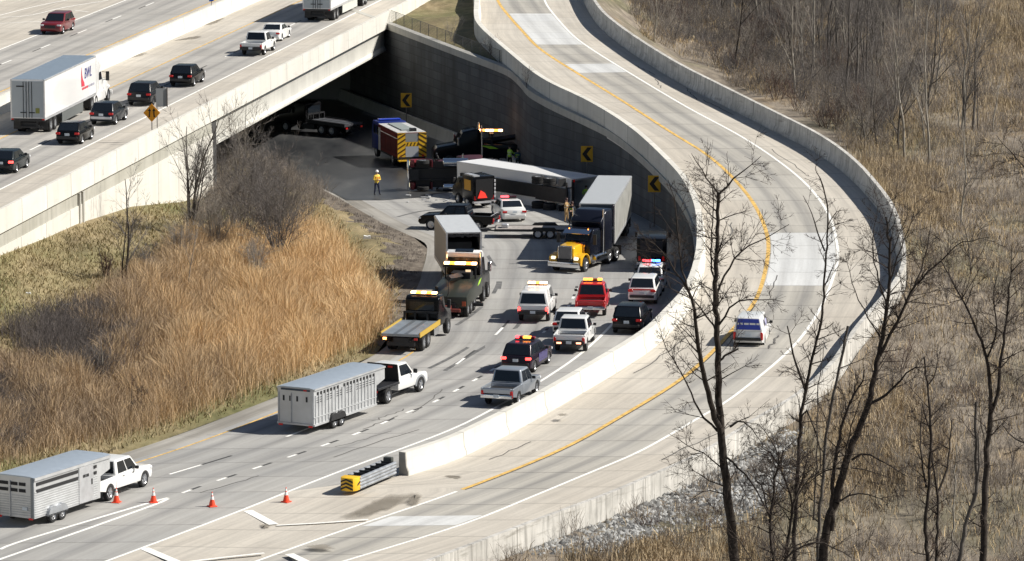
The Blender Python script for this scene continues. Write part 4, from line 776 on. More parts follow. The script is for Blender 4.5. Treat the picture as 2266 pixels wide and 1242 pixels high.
# recovery trucks
def rollback(label, bedcol, cabcol, bar=True, tilt=0.0, L=9.0):
    t = thing('rollback_tow_truck', label, 'tow truck'); hl = L / 2
    MB().box((0, -.3, .85), (.95, L - .8, .3)).build('chassis', DARKM, t)
    c = MB(); c.prism([(hl - 3.4, .8), (hl - 3.4, 2.6), (hl - 3.1, 2.75), (hl - 2.1, 2.72), (hl - 1.6, 1.85), (hl - .3, 1.6), (hl - .05, 1.3), (hl, .7)], -1.1, 1.1); c.build('cab', cabcol, t, .1, 3)
    MB().panel([(.95, hl - 1.58, 1.9), (-.95, hl - 1.58, 1.9), (-.9, hl - 2.08, 2.66), (.9, hl - 2.08, 2.66)], .04, .96, .06, .94, .05, .03).build('windshield', GLASS, t)
    MB().box((0, hl - 3.43, 2.1), (1.6, .05, .6)).build('rear_window', GLASS, t)
    b = MB(); z = 1.25; y0, y1 = -hl, hl - 3.75
    b.prism([(y0, z - .16 - tilt), (y0, z - tilt), (y1, z), (y1, z - .18)], -1.22, 1.22); bed = b.build('flat_bed', bedcol, t)
    r = MB()
    for s in (-1, 1): MB().prism([(y0, z - .2 - tilt), (y0, z + .1 - tilt), (y1, z + .1), (y1, z - .22)], s * 1.22, s * 1.28).build('side_rail', mat('yellow_edge_rail', (.5, .33, .05), .5) if bar else DARKM, t)
    for x in (-.35, .35): MB().prism([(y0 + .1, z + .005 - tilt), (y0 + .1, z + .02 - tilt), (y1, z + .02), (y1, z + .005)], x - .12, x + .12).build('wheel_track', mat('worn_bed_track', (.16, .18, .2), .5, .4), t)
    hb = MB(); hb.box((0, y1 + .08, 1.75), (2.3, .1, .12)); [hb.box((x, y1 + .08, 1.5), (.1, .1, .6)) for x in (-1.1, -.4, .4, 1.1)]; hb.build('bulkhead', DARKM, t)
    for s in (-1, 1):
        wheel(t, s * 1.05, hl - 1.15, .5, .3, RIM, .6)
        for y in (-hl + 1.6, -hl + 2.75): wheel(t, s * 1.02, y, .5, .26, RIM, .6, True)
        MB().box((s * 1.0, -hl - .04, .95 - tilt), (.22, .06, .14)).build('tail_light', mat('lit_turn_lamp', (.9, .3, .08), .3, emit=(1, .35, .1), es=6) if s < 0 and bar else TAIL, t)
        m = MB(); m.box((s * 1.35, hl - 1.75, 2.05), (.24, .14, .55)); m.build('side_mirror', BLACKP, t, .03, 1)
        tb = MB(); tb.box((s * .95, .2, .72), (.5, 1.3, .5)); tb.build('tool_box', CHROME if s > 0 else DARKM, t, .03, 1)
    ub = MB(); ub.box((0, -hl + .15, .6), (1.8, .12, .25)); ub.build('underlift', DARKM, t)
    if bar: lightbar(t, hl - 2.9, 2.78, 1.7, (AMBW, AMBER, AMBW, AMBER, AMBW))
    return t
rb = rollback('black rollback tow truck with an empty steel flat bed and amber lights', mat('steel_deck', (.3, .34, .38), .45, .45, noise=.12, nscale=2), BLACK); setpose(rb, W(886, 783, 0), R(13), 4.5)
rb2 = rollback('dark rollback tow truck parked in the shadow beneath the overpass', mat('dark_deck', (.05, .05, .06), .6, .2), BLACK, False, .12, 8.0); setpose(rb2, W(783, 303, zA(303)), R(-52), 4.0)
LIME = mat('lime_stripe', (.42, .75, .05), .5, emit=(.3, .6, .02), es=.0)
def wrecker(label, cabcol, bodycol, white=False, L=10.5):
    t = thing('heavy_wrecker', label, 'tow truck'); hl = L / 2
    MB().box((0, -.2, .85), (1.0, L - .7, .35)).build('chassis', DARKM, t)
    c = MB(); c.prism([(hl - 3.9, .9), (hl - 3.9, 3.2 if white else 3.05), (hl - 3.5, 3.45 if white else 3.2), (hl - 2.4, 2.95), (hl - 1.85, 1.95), (hl - .3, 1.7), (hl - .02, 1.4), (hl, .6)], -1.12, 1.12); c.build('cab', cabcol, t, .12, 3)
    MB().panel([(.98, hl - 1.83, 2.0), (-.98, hl - 1.83, 2.0), (-.92, hl - 2.36, 2.8), (.92, hl - 2.36, 2.8)], .04, .96, .06, .94, .06, .03).build('windshield', GLASS, t)
    if white: MB().prism([(hl - 3.95, 3.1), (hl - 3.95, 3.42), (hl - 3.5, 3.56), (hl - 2.6, 3.22), (hl - 2.5, 2.95)], -1.16, 1.16).build('roof_fairing', WHITE, t, .06, 2); MB().prism([(hl - 3.9, 3.43), (hl - 3.85, 3.5), (hl - 3.45, 3.6), (hl - 3.4, 3.5)], -.6, .6).build('roof_window', GLASS, t)
    b = MB(); b.prism([(-hl + .3, .75), (-hl + .3, 1.45), (-hl + 1.6, 1.75), (hl - 4.1, 1.95), (hl - 4.1, .75)], -1.25, 1.25); b.build('wrecker_body', bodycol, t, .06, 2)
    for s in (-1, 1):
        MB().panel([(s * 1.26, -.8, 1.5), (s * 1.26, -.1, 1.78), (s * 1.26, 1.0, 1.85), (s * 1.26, .2, 1.55)][::s], .05, .95, .1, .9, .02).build('reflective_stripe', LIME, t)
        for k, y in enumerate((-hl + 1.3, -hl + 2.55, -hl + 3.8)): wheel(t, s * 1.05, y, .52, .27, RIM, .6, True)
        wheel(t, s * 1.08, hl - 1.3, .52, .32, RIM, .6); wheel(t, s * 1.08, hl - 3.0, .5, .3, RIM, .6)
        m = MB(); m.box((s * 1.4, hl - 2.0, 2.2), (.26, .14, .65)); m.build('side_mirror', CHROME, t, .03, 1)
        MB().tube((s * 1.15, hl - 4.0, .9), (s * 1.15, hl - 4.0, 3.5), .08).build('exhaust_stack', CHROME, t)
        MB().box((s * 1.05, -hl + .26, 1.0), (.24, .08, .3)).build('tail_light', mat('orange_red_panel', (.4, .08, .03), .4), t)
        o = MB(); o.box((s * 1.5, -hl + 3.2, .5), (.7, .25, .2)); o.build('outrigger', DARKM, t)
    bo = MB(); bo.tube((0, 0.4, 2.0), (0, -hl + .4, 2.65), .26, .2, 4); bo.box((0, .5, 2.0), (1.3, 1.3, .5)); bo.build('boom', DARKM, t)
    hk = MB(); hk.path([(0, -hl + .45, 2.6), (.02, -hl + .35, 1.7), (-.05, -hl + .35, 1.5)], .035); hk.build('winch_cable', DARKM, t)
    ul = MB(); ul.box((0, -hl + .1, .75), (.5, .9, .3)); ul.box((0, -hl - .3, .65), (1.8, .2, .2)); ul.build('underlift', mat('rust_red_steel', (.2, .04, .03), .6), t)
    py = MB()
    for s in (-1, 1): py.box((s * 1.0, -.1, 2.2), (.1, .12, 1.0))
    py.box((0, -.1, 2.72), (2.3, .3, .1)); py.build('light_pylon', DARKM, t)
    lightbar(t, -.1, 2.78, 2.2, (AMBW, AMBER, AMBW, AMBW, AMBER, AMBW), .34, .16)
    for s in (.55,): MB().box((s, -.28, 2.45), (.34, .06, .14)).build('work_light', mat('warm_work_light', (1, .85, .6), .3, emit=(1, .7, .4), es=.8), t)
    return t
wr = wrecker('heavy wrecker with a white cab roof and amber lights behind the open box trailer', BLACK, mat('grey_green_body', (.035, .04, .032), .4, .2), True); setpose(wr, W(990, 707, zA(700)), R(9), 5.25)
wr2 = wrecker('black heavy wrecker with lime stripes beside the retaining wall', BLACK, BLACK, False, 9.5); setpose(wr2, W(1083, 366, zA(366)), R(-97), 0); [setattr(o, 'rotation_euler', (0, 0, R(80))) for o in children(wr2) if o.name.startswith('light_bar')]
# open ended box trailer in front of the white cabbed wrecker
zt = zA(620) + 3.95
nl, nr_ = W(988, 516, zt), W(1065, 514, zt); cc = (nl + nr_) / 2; YB = R(-6.5); hb_ = Vector((math.sin(YB), math.cos(YB), 0))
bt = dry_van('grey box trailer with its dark open rear end facing the wrecker', 8.2, mat('grey_trailer_side', (.3, .3, .31), .5, .2, noise=.1), mat('pale_trailer_roof', (.5, .52, .54), .5, noise=.08), None, 1.0, 3.95, 2.42, True, None, rear_doors=False)
setpose(bt, Vector((cc.x, cc.y, zA(620))), YB, 4.1)
cg = MB(); cg.box((-.2, -1.0, 2.2), (1.7, 4.5, 2.0)); cg.box((.8, -2.6, 1.9), (.35, 1.2, 1.7)); cg.build('dark_cargo', mat('dark_cargo', (.02, .022, .026), .8, noise=.4), bt, .05, 1)
db = MB(); [db.box((-1.05 + k * .19, -4.09, 3.78 - .03 * (k % 3)), (.17, .03, .16 + .05 * (k % 2))) for k in range(12)]; db.build('torn_curtain', DARKM, bt)

# flame hooded semi with its grey trailer
q = NB('flame_hood_paint', .25); q.b.inputs['Coat Weight'].default_value = .6
sp = q.n.new('ShaderNodeSeparateXYZ'); q.lk(q.tc.outputs['Object'], sp.inputs[0]); fl_ = q.noise(q.map('Object', (2.2, .5, 2.4)), 1.6, 3)
ff_ = q.math('ADD', sp.outputs[1], q.math('MULTIPLY', q.math('SUBTRACT', fl_, .5), 2.6)); FLAME = q.done(q.ramp(q.math('MULTIPLY', q.math('SUBTRACT', ff_, 1.2), .8), [(.25, (.012, .012, .02)), (.32, (.3, .04, .02)), (.42, (.75, .27, .01)), (.7, (.8, .45, .02))]))
kt = tractor('black semi tractor with a yellow flame painted hood and chrome stacks', mat('deep_blue_black', (.012, .014, .024), .2, .2), 'classic', None, FLAME, True, fender=mat('yellow_fender', (.78, .42, .02), .25, coat=.6))
z6 = zA(590); setpose(kt, W(1246, 606, z6), R(204), -3.75)
zt = z6 + 4.0; a_, b_ = W(1282, 455, zt), W(1360, 448, zt); c_ = W(1319, 397, zt); mid = (a_ + b_) / 2; dv = ((c_ - a_) + (W(1396, 391, zt) - b_)) / 2
gt = dry_van('weathered grey box trailer hitched to the flame painted semi', 14.6, mat('weathered_trailer_side', (.36, .36, .34), .55, .2, noise=.25, nscale=.8), mat('grey_sheet_roof', (.4, .42, .44), .5, noise=.06), None, 1.15, 4.0, 2.5, skirt=None)
yk = math.atan2(-dv.x, -dv.y); setpose(gt, Vector((mid.x, mid.y, z6)), yk, -7.3)
fr = MB(); fr.box((0, 7.32, 2.6), (2.4, .04, 2.7)); fr.build('front_wall', mat('dark_trailer_nose', (.1, .115, .13), .4, .3), gt)
for s in (-1, 1): MB().box((s * 1.2, 7.34, 2.6), (.14, .06, 2.85)).build('nose_post', CHROME, gt)
MB().box((-.95, 7.36, 2.3), (.5, .04, .18)).build('nose_plate', ALU, gt)

# the overturned semi: tractor and trailer lying on their left side
zu = zA(440) + 2.75
ln, rn = W(1076, 367, zu), W(1274, 397, zu); rf_ = W(1344, 382, zu); lf_ = W(1124, 357, zu)
ax = (rn - ln).normalized(); yo_ = math.atan2(-ax.x, -ax.y); Lq = 13.5
ot = dry_van('white box trailer lying on its side with torn doors at its right end', Lq, mat('overturned_trailer_white', (.92, .92, .92), .3, .1), mat('scraped_trailer_roof', (.055, .06, .066), .6, noise=.35, nscale=.7), None, 1.15, 4.0, 2.6, True, None, rear_doors=False, wheels=True)
def lie(t, p, yaw, roll):                          # heading yaw, then rolled about the heading so that a side faces up
    M = Matrix.Rotation(-yaw, 4, 'Z') @ Matrix.Rotation(roll, 4, 'Y'); t.rotation_euler = M.to_euler(); t.location = p
rear_mid = (rn + rf_) / 2; nrm = Vector((ax.y, -ax.x, 0)); nrm = nrm if nrm.y > 0 else -nrm
base = rear_mid - ax * (Lq / 2) - nrm * 2.575 - Vector((.35, 0, 0)); base.z = zA(440) + 1.31
lie(ot, base, yo_, R(90))
# tractor ahead of it, same axis
od = tractor('dark red semi tractor lying on its side with its wheels toward the camera', mat('wrecked_maroon', (.16, .02, .028), .35, noise=.2), 'classic', mat('wrecked_dark_cab', (.06, .012, .018), .4, noise=.3), mat('wrecked_maroon', (.16, .02, .028), .35))
lie(od, Vector((-4.6, 368.3, zA(440) + 1.22)), R(-91), R(90))
dbm = MB(); random.seed(3)
for k in range(26):
    p = W(random.uniform(900, 1060), random.uniform(432, 452), zA(440)); dbm.box((p.x, p.y, p.z + .04), (random.uniform(.1, .5), random.uniform(.08, .4), random.uniform(.03, .1)), 0, random.uniform(0, 3))
dob = tag(dbm.build('crash_debris', mat('pale_debris', (.45, .46, .47), .6, noise=.4)), 'scattered pale broken pieces on the road below the overturned tractor', 'debris'); dob['kind'] = 'stuff'

# fire engine with a striped yellow rear
FR = mat('fire_engine_dark_red', (.12, .008, .008), .5, 0, .2); FB = mat('fire_engine_blue', (.008, .02, .14), .5, 0, .2)
YEL = mat('chevron_yellow', (.85, .5, .03), .45); DRD = mat('chevron_dark', (.1, .05, .01), .5)
ft = thing('fire_engine', 'dark red fire engine with blue cab and yellow black striped rear', 'fire engine')
MB().box((0, -.9, 1.85), (2.46, 6.4, 2.1)).build('body', FR, ft, .03, 1); MB().box((0, -.9, 2.915), (2.44, 6.3, .03)).build('roof', mat('engine_roof_grey', (.5, .5, .5), .5, noise=.15), ft)
MB().box((0, -.6, 2.97), (1.1, 4.6, .1)).build('hose_bed', mat('hose_cover', (.25, .28, .28), .7), ft); MB().box((.3, -3.3, 3.05), (.5, .5, .25)).build('monitor', DARKM, ft)
c = MB(); c.prism([(2.35, .7), (2.35, 2.95), (2.5, 3.05), (4.2, 3.0), (4.55, 2.0), (4.6, .6)], -1.22, 1.22); c.build('cab', FB, ft, .07, 2)
MB().panel([(1.0, 4.58, 1.95), (-1.0, 4.58, 1.95), (-1.0, 4.26, 2.85), (1.0, 4.26, 2.85)], .02, .98, .05, .95, .03).build('windshield', GLASS, ft)
MB().box((0, 3.4, 3.12), (1.9, .5, .12)).build('light_bar', mat('blue_lens', (.02, .06, .5), .2), ft, .03, 1)
for s in (-1, 1):
    for y in (2.6, 3.55): MB().box((s * 1.225, y, 2.35), (.02, .7, .75)).build('side_window', GLASS, ft)
    MB().box((s * 1.235, -.9, 2.42), (.012, 6.3, .06)).build('side_stripe', WPAINT, ft)
    for y in (-2.9, -1.2, .6): MB().box((s * 1.235, y, 1.7), (.02, 1.5, 1.3)).build('locker_door', mat('locker_maroon', (.08, .007, .008), .55, 0, .2), ft)
    MB().box((s * 1.235, 1.85, 1.7), (.03, .6, 1.9)).build('pump_panel', ALU, ft)
    wheel(ft, s * 1.06, 3.2, .52, .3, RIM, .6); wheel(ft, s * 1.04, -2.1, .52, .27, RIM, .6, True)
    MB().box((s * .95, -4.14, .95), (.2, .04, .3)).build('tail_light', TAIL, ft)
MB().box((0, 0, .75), (2.2, 8.6, .3)).build('chassis', DARKM, ft); MB().box((0, -4.3, .62), (2.46, .4, .1)).build('rear_step', YEL, ft)
rp = MB()
for s in (-1, 1): rp.box((s * .9, -4.13, 1.85), (.66, .06, 2.1), 0)
rp.box((0, -4.13, 1.95), (1.2, .05, .36), 0); rp.build('rear_panel', YEL, ft)
cv = MB()
for s in (-1, 1):
    x0, x1 = s * .57, s * 1.23; x0, x1 = min(x0, x1), max(x0, x1)
    for k in range(7):
        z = .7 + k * .4; dz = .4
        q_ = [(x0, z + (dz if s > 0 else 0)), (x1, z + (0 if s > 0 else dz)), (x1, z + (0 if s > 0 else dz) + .15), (x0, z + (dz if s > 0 else 0) + .15)]
        q_ = [(x, max(.82, min(2.89, zz))) for x, zz in q_]
        if abs(q_[0][1] - q_[3][1]) + abs(q_[1][1] - q_[2][1]) > .05: cv.prism([(x, zz) for x, zz in q_], -4.17, -4.165, axis='y')
for k in range(4): cv.prism([(-.5 + k * .3, 1.8), (-.4 + k * .3, 1.8), (-.28 + k * .3, 2.1), (-.38 + k * .3, 2.1)], -4.17, -4.16, axis='y')
cv.build('chevron_stripes', DRD, ft)
MB().box((0, -4.14, 1.25), (1.1, .05, 1.02)).build('roller_shutter', mat('shutter_silver', (.6, .62, .66), .4, .3), ft); MB().box((0, -4.12, 2.5), (1.1, .04, .7)).build('hose_bed_opening', mat('engine_rear_grey', (.3, .31, .31), .6), ft)
setpose(ft, W(912, 371, zA(371)), R(-16), 4.15)

# rescue truck seen at its corner, black pickup with utility trailer, white police sedan
rt = box_truck('rescue_truck', 'black rescue truck with a gold panel on its side and a glowing red open back', 'rescue truck', 4.0, 1.9, 2.45, BLACK, BLACK, .6)
for o in children(rt):
    if o.name.startswith('roller_door'): bpy.data.objects.remove(o)
MB().box((-.965, -.95, 1.75), (.03, 1.1, .8)).build('gold_panel', mat('gold_panel', (.55, .27, .015), .5), rt); MB().box((0, -1.93, 1.5), (1.5, .04, 1.5)).build('dark_opening', mat('dark_opening', (.008, .008, .01), .9), rt)
lad = MB(); [lad.box((.88, -1.97, .9 + k * .3), (.1, .05, .2)) for k in range(5)]; lad.build('marker_strip', mat('pale_reflector', (.6, .6, .62), .4), rt); MB().prism([(-.6, .8), (.2, .8), (.0, 1.2), (-.35, 1.4)], -2.03, -1.95, axis='y').build('glowing_red_equipment', mat('glowing_red_equipment', (.6, .03, .02), .5, emit=(1, .05, .03), es=.5), rt)  # the red equipment glows by itself, no lamp stands behind it
MB().box((-.6, -1.0, 2.5), (.5, 1.6, .1)).build('roof_hatch', ALU, rt); setpose(rt, W(1073, 461, zA(462)), R(-27), 2.0)
bp = car('pickup_truck', 'black pickup hitched to the low flat trailer beside the police sedan', 'pickup', 'pickup', BLACK, 5.8, 2.0, 1.9, 1.15, 1.12, .42, .4); setpose(bp, W(1099, 510, zA(510)), R(-76), 2.9)
MB().tube((-.95, -2.7, 1.2), (.95, -2.7, 1.2), .03).build('bed_rail', ALU, bp)
ut = thing('utility_trailer', 'empty low flat utility trailer with two white wheels per side', 'trailer')
MB().box((0, -.2, .62), (2.1, 5.6, .08)).build('deck', mat('worn_planks', (.34, .31, .29), .8, noise=.2), ut); f = MB()
for s in (-1, 1): f.box((s * 1.07, -.2, .6), (.06, 5.7, .18))
f.box((0, 2.6, .6), (2.1, .08, .18)); f.box((0, -3.0, .6), (2.1, .08, .18)); f.tube((-.9, 2.6, .55), (0, 4.0, .52), .05); f.tube((.9, 2.6, .55), (0, 4.0, .52), .05); f.build('frame', DARKM, ut)
for s in (-1, 1):
    for y in (-.55, -1.45): wheel(ut, s * 1.22, y, .37, .22, mat('white_rim', (.7, .7, .7), .4), .62)
    MB().prism([(-2.0, .62), (-1.75, .85), (-.25, .85), (0, .62), (0, .58), (-2.0, .58)], s * 1.1, s * 1.36).build('fender', BLACKP, ut)
rm = MB(); rm.box((0, -3.25, .75), (1.9, .1, .5)); rm.build('folded_ramp', DARKM, ut); wn_ = MB(); wn_.box((0, 1.9, .8), (.7, .5, .3)); wn_.build('winch_box', ALU, ut, .05, 1)
setpose(ut, W(1190, 529, zA(529)) + Vector((0, 1.2, 0)), R(-88), .5)
ps = car('police_sedan', 'white police sedan with a red roof beacon behind the utility trailer', 'police car', 'sedan', WHITE, 5.0, 1.92, 1.5, 1.0, .95, .22, .36, bar=(REDL, REDL, mat('dark_lens', (.05, .01, .02), .3), mat('dark_lens', (.05, .01, .02), .3))); setpose(ps, W(1139, 492, zA(492)), R(-11), 2.5)

# ------------------------------------------------------------------ people
def person(label, jacket, trousers, px, py, yaw, hat=None, pose='stand', z=None, scale=1., vest=None):
    t = thing('person', label, 'person')
    J = {'pelvis': (0, 0, .95), 'waist': (0, 0, 1.1), 'chest': (0, .01, 1.36), 'neck': (0, 0, 1.52), 'head0': (0, .01, 1.6), 'head1': (0, .02, 1.74)}
    st = .17 if pose == 'stand' else .12
    arm = {'stand': ((.27, .0, 1.12), (.2, .22, 1.02)), 'reach': ((.25, .18, 1.18), (.16, .46, 1.2)), 'fold': ((.28, .04, 1.12), (.05, .2, 1.18))}[pose]
    V = [J['pelvis'], J['waist'], J['chest'], J['neck'], J['head0'], J['head1']]; rad = [(.165, .12), (.15, .11), (.19, .13), (.06, .06), (.085, .095), (.09, .1)]; E = [(0, 1), (1, 2), (2, 3), (3, 4), (4, 5)]
    for s in (-1, 1):
        i = len(V); V += [(s * .1, 0, .86), (s * (.1 + st * .45), .03, .5), (s * (.1 + st * .8), -.02 if s > 0 else .05, .09), (s * (.12 + st * .85), .16, .035)]; rad += [(.1, .105), (.068, .07), (.05, .055), (.045, .035)]; E += [(0, i), (i, i + 1), (i + 1, i + 2), (i + 2, i + 3)]
        j = len(V); el, wr_ = arm; V += [(s * .2, 0, 1.44), (s * el[0], el[1], el[2]), (s * wr_[0], wr_[1], wr_[2]), (s * wr_[0] * .9, wr_[1] + .07, wr_[2] - .02)]; rad += [(.068, .068), (.05, .05), (.035, .035), (.045, .022)]; E += [(2, j), (j, j + 1), (j + 1, j + 2), (j + 2, j + 3)]
        hp = V[j + 3]
        for k in range(5):
            fx = (k - 1.5) * .022 if k < 4 else -s * .05; ln_ = (.07, .08, .075, .06, .05)[k]; n_ = len(V)
            V.append((hp[0] + fx, hp[1] + (.05 if k < 4 else .015), hp[2] - .01)); V.append((hp[0] + fx * 1.1, hp[1] + .04 + ln_ * .7, hp[2] - .05)); rad += [(.01, .01), (.008, .008)]; E += [(j + 3, n_), (n_, n_ + 1)]
    me = bpy.data.meshes.new('body'); me.from_pydata(V, E, []); o = link('body', me); md = o.modifiers.new('skin', 'SKIN')
    sv = me.skin_vertices[0].data
    for i, r_ in enumerate(rad): sv[i].radius = r_
    sv[0].use_root = True; o.modifiers.new('sub', 'SUBSURF').levels = 1
    bpy.context.view_layer.update(); m2 = bpy.data.meshes.new_from_object(o.evaluated_get(bpy.context.evaluated_depsgraph_get())); bpy.data.objects.remove(o)
    for m_ in (SKIN, jacket, trousers, mat('dark_boots', (.02, .018, .016), .7)): m2.materials.append(m_)
    for p in m2.polygons:
        c_ = p.center; hand = (Vector(c_) - Vector((math.copysign(arm[1][0], c_.x) * .9, arm[1][1] + .1, arm[1][2] - .03))).length < .12
        p.material_index = 0 if c_.z > 1.52 or hand else (1 if c_.z > .93 else (2 if c_.z > .12 else 3)); p.use_smooth = True
    b = link('body', m2, t)
    fc = MB(); fc.lathe([(0, .014), (.035, .004)], 'y', (0, .105, 1.68), 6); fc.build('nose', SKIN, b)
    for s in (-1, 1): fc = MB(); fc.lathe([(0, .0), (.006, .012), (.012, 0)], 'y', (s * .034, .1, 1.7), 6); fc.build('eye', BLACKP, b)
    if hat: 
        hm = MB(); hm.lathe([(1.72, .15), (1.725, .15), (1.735, .125), (1.8, .115), (1.85, .07), (1.87, 0)], 'z', (0, .02, 0), 16); hm.build('hard_hat', hat, t)
    else:
        hm = MB(); hm.lathe([(1.69, .1), (1.75, .105), (1.81, .075), (1.835, 0)], 'z', (0, 0, 0), 12); hm.build('hair', mat('dark_hair', (.03, .022, .016), .8), t)
    if vest:
        for zz in (1.14, 1.3): vm = MB(); vm.lathe([(zz - .025, 1), (zz + .025, 1)], 'z', (0, 0, 0), 16); vm.v = [(x * .2, y * .15, q_) for x, y, q_ in vm.v]; vm.build('reflective_band', vest, t)
    t.scale = (scale,) * 3; setpose(t, W(px, py, zA(py) if z is None else z), yaw); return t
HV = mat('yellow_hi_vis', (.85, .6, .08), .6, emit=(.8, .55, .05), es=.0); HG = mat('lime_hi_vis', (.5, .8, .08), .6); JN = mat('navy_trousers', (.012, .018, .05), .8); TAN = mat('tan_turnout_coat', (.42, .27, .12), .8, noise=.25); BK = mat('black_cloth', (.012, .012, .014), .8); ORG = mat('orange_band', (.8, .2, .03), .6); SLV = mat('silver_band', (.7, .7, .65), .4)
HATW = mat('white_helmet', (.85, .85, .84), .3)
person('person in a yellow vest and white hard hat standing alone on the road', HV, JN, 834, 432, R(150), HATW, 'fold', None, 1.08, ORG)
person('person in a lime vest bending over the back of the black heavy wrecker', HG, BK, 1128, 372, R(40), None, 'reach', zA(372) + 1.0, 1.0, SLV)
person('person in dark blue clothes and lime collar at the rear of the black wrecker', mat('dark_teal_jacket', (.02, .06, .08), .7), BK, 1146, 378, R(200), None, 'reach', zA(378) + .9, 1.0, HG)
person('firefighter in a tan coat standing by the torn trailer doors', TAN, TAN, 1253, 492, R(120), mat('dark_helmet', (.05, .02, .015), .4), 'reach', None, 1.0, SLV)
person('firefighter in dark gear beside the exhaust stack of the flame painted semi', BK, BK, 1266, 500, R(200), mat('dark_helmet', (.05, .02, .015), .4), 'fold', None, 1.0, HG)
person('person in a lime jacket inside the open end of the overturned trailer', HG, BK, 1297, 462, R(190), None, 'fold', None, 1.0, SLV)
person('person in yellow hi-vis working at the left side of the white cabbed wrecker', HV, mat('brown_trousers', (.12, .05, .025), .8), 966, 697, R(60), None, 'reach', None, 1.05, HG)

# ------------------------------------------------------------------ signs, cones, crash cushion, fence, litter
SY = mat('sign_yellow', (.72, .4, .02), .5); SO = mat('sign_orange', (.9, .36, .01), .5); SB = mat('sign_black', (.01, .01, .01), .6); POST = mat('sign_post_steel', (.2, .18, .17), .5, .5)
def chevron_sign(label, base, ctr_z, hgt=1.25, wd=.95, yaw=0.):
    t = thing('chevron_sign', label, 'road sign', 'chevron signs on the lower ramp')
    MB().box((0, 0, ctr_z), (wd, .03, hgt)).build('sign_face', SY, t, .008, 1)
    a, b = wd / 2 - .1, hgt / 2 - .1
    MB().prism([(-a, ctr_z), (.02, ctr_z + b), (a, ctr_z + b), (-.02, ctr_z), (a, ctr_z - b), (.02, ctr_z - b)], -.022, -.018, axis='y').build('chevron_arrow', SB, t)
    MB().tube((0, .06, 0), (0, .06, ctr_z + hgt / 2 - .05), .045, .045, 6).build('post', POST, t); t.location = base; t.rotation_euler = (0, 0, yaw); return t
for lab, px, py, yb in (('black on yellow left arrow sign nearest the overpass above the red fire engine', 899, 222, 408), ('black on yellow left arrow sign above the overturned white trailer', 1299, 341, 0), ('black on yellow left arrow sign behind bare branches right of the grey box trailer', 1448, 407, 0)):
    if not yb:
        yb = min(np.arange(310, 420, .25), key=lambda y: abs(PX((AW([y])[0][0] - .45, y, zAy(y) + 3))[0] - px))
    p = WY(px, py, yb); zb = zAy(yb); chevron_sign(lab, Vector((p.x, p.y, zb)), p.z - zb)
sp_ = (W(331, 288, U + 1.07) - FO).dot(fe); c = FW(sp_, -4.4, U + 1.07)
t = thing('merge_sign', 'orange diamond sign with two black merging arrows on the parapet', 'road sign'); p = WY(331, 250, c.y); k = p.z - c.z
MB().prism([(0, k - .68), (.62, k), (0, k + .68), (-.62, k)], -.02, .02, axis='y').build('sign_face', SO, t, .006, 1)
m = MB()
for s in (-1, 1):
    m.prism([(s * .14, k - .32), (s * .24, k - .32), (s * .2, k - .05), (s * .2, k + .14), (s * .28, k + .14), (s * .16, k + .34), (s * .04, k + .14), (s * .11, k + .14), (s * .11, k - .05)], -.032, -.024, axis='y')
m.build('arrow_symbol', SB, t)
MB().tube((0, .05, 0), (0, .05, k + .4), .04, .04, 6).build('post', POST, t); t.location = c
t = thing('sign_back', 'grey back of a roadside sign on thin posts above the parapet', 'road sign'); c2 = FW(sp_ + 1.2, -4.4, U + 1.07); p0 = WY(358, 216, c2.y); k = p0.z - c2.z; x0 = p0.x - c2.x
MB().box((x0, 0, k), (.85, .03, 1.35), rz=.25).build('sign_plate', mat('dull_sign_back', (.3, .32, .34), .6, .3), t)
for dx in (-.36, .1, .4): MB().tube((x0 + dx, .05, 0 if dx < 0 else k - .7), (x0 + dx, .05, k + .72), .035, .035, 6).build('post', POST, t)
t.location = c2
t = thing('route_marker', 'small blue sign on top of the median barrier at the upper edge', 'road sign'); c3 = FW((W(464, 12, U + 1.35) - FO).dot(fe), 11.65, U + 1.35)
MB().box((0, 0, .55), (.42, .03, .36)).build('sign_face', mat('sign_blue', (.02, .1, .5), .5), t); MB().tube((0, .04, 0), (0, .04, .6), .03).build('post', POST, t); t.location = c3
CO = mat('cone_orange', (.9, .07, .02), .55); CW_ = mat('cone_white_band', (.85, .85, .82), .5)
cone = thing('traffic_cone', 'x', 'traffic cone', 'traffic cones across the lower ramp')
MB().box((0, 0, .025), (.4, .4, .05)).build('base', CO, cone, .012, 1)
m = MB(); m.lathe([(.05, .17), (.36, .093), (.52, .057), (.68, .03), (.74, .02), (.742, 0)], 'z', (0, 0, 0), 16); m.build('cone_body', CO, cone)
for a, b, ra, rb_ in ((.36, .52, .097, .062), (.56, .68, .052, .034)): m = MB(); m.lathe([(a, ra), (b, rb_)], 'z', (0, 0, 0), 16); m.build('reflective_collar', CW_, cone)
for i, (px, py, lab) in enumerate(((257, 1114, 'orange cone right behind the rear wheel of the white pickup'), (339, 1114, 'orange cone standing on the painted tip of the double white lines'), (469, 1123, 'orange cone alone in the middle of the closed grey lane'), (633, 1113, 'orange cone on the beige gore nearest the yellow crash cushion'))):
    c = cone if i == 0 else copy_tree(cone); c['label'] = lab; c.location = W(px, py, 0) + Vector((0, .2, 0)); c.rotation_euler = (0, 0, random.uniform(0, 1.5)); c.scale = (1.08,) * 3
t = thing('crash_cushion', 'steel crash cushion with a yellow black striped nose before the barrier', 'crash cushion')
for s in (-1, 1):
    m = MB()
    for z in (.3, .48, .66, .82): m.tube((s * .42, -1.9, z), (s * .42, 2.6, z), .1, .1, 8)
    m.build('rail', GALV, t)
for k in range(7): m = MB(); m.box((0, -1.6 + k * .68, .58), (.78, .07, .66)); m.build('diaphragm', DARKM, t)
m = MB(); m.box((0, -.1 + .4, .2), (.5, 4.4, .12)); m.build('track', DARKM, t)
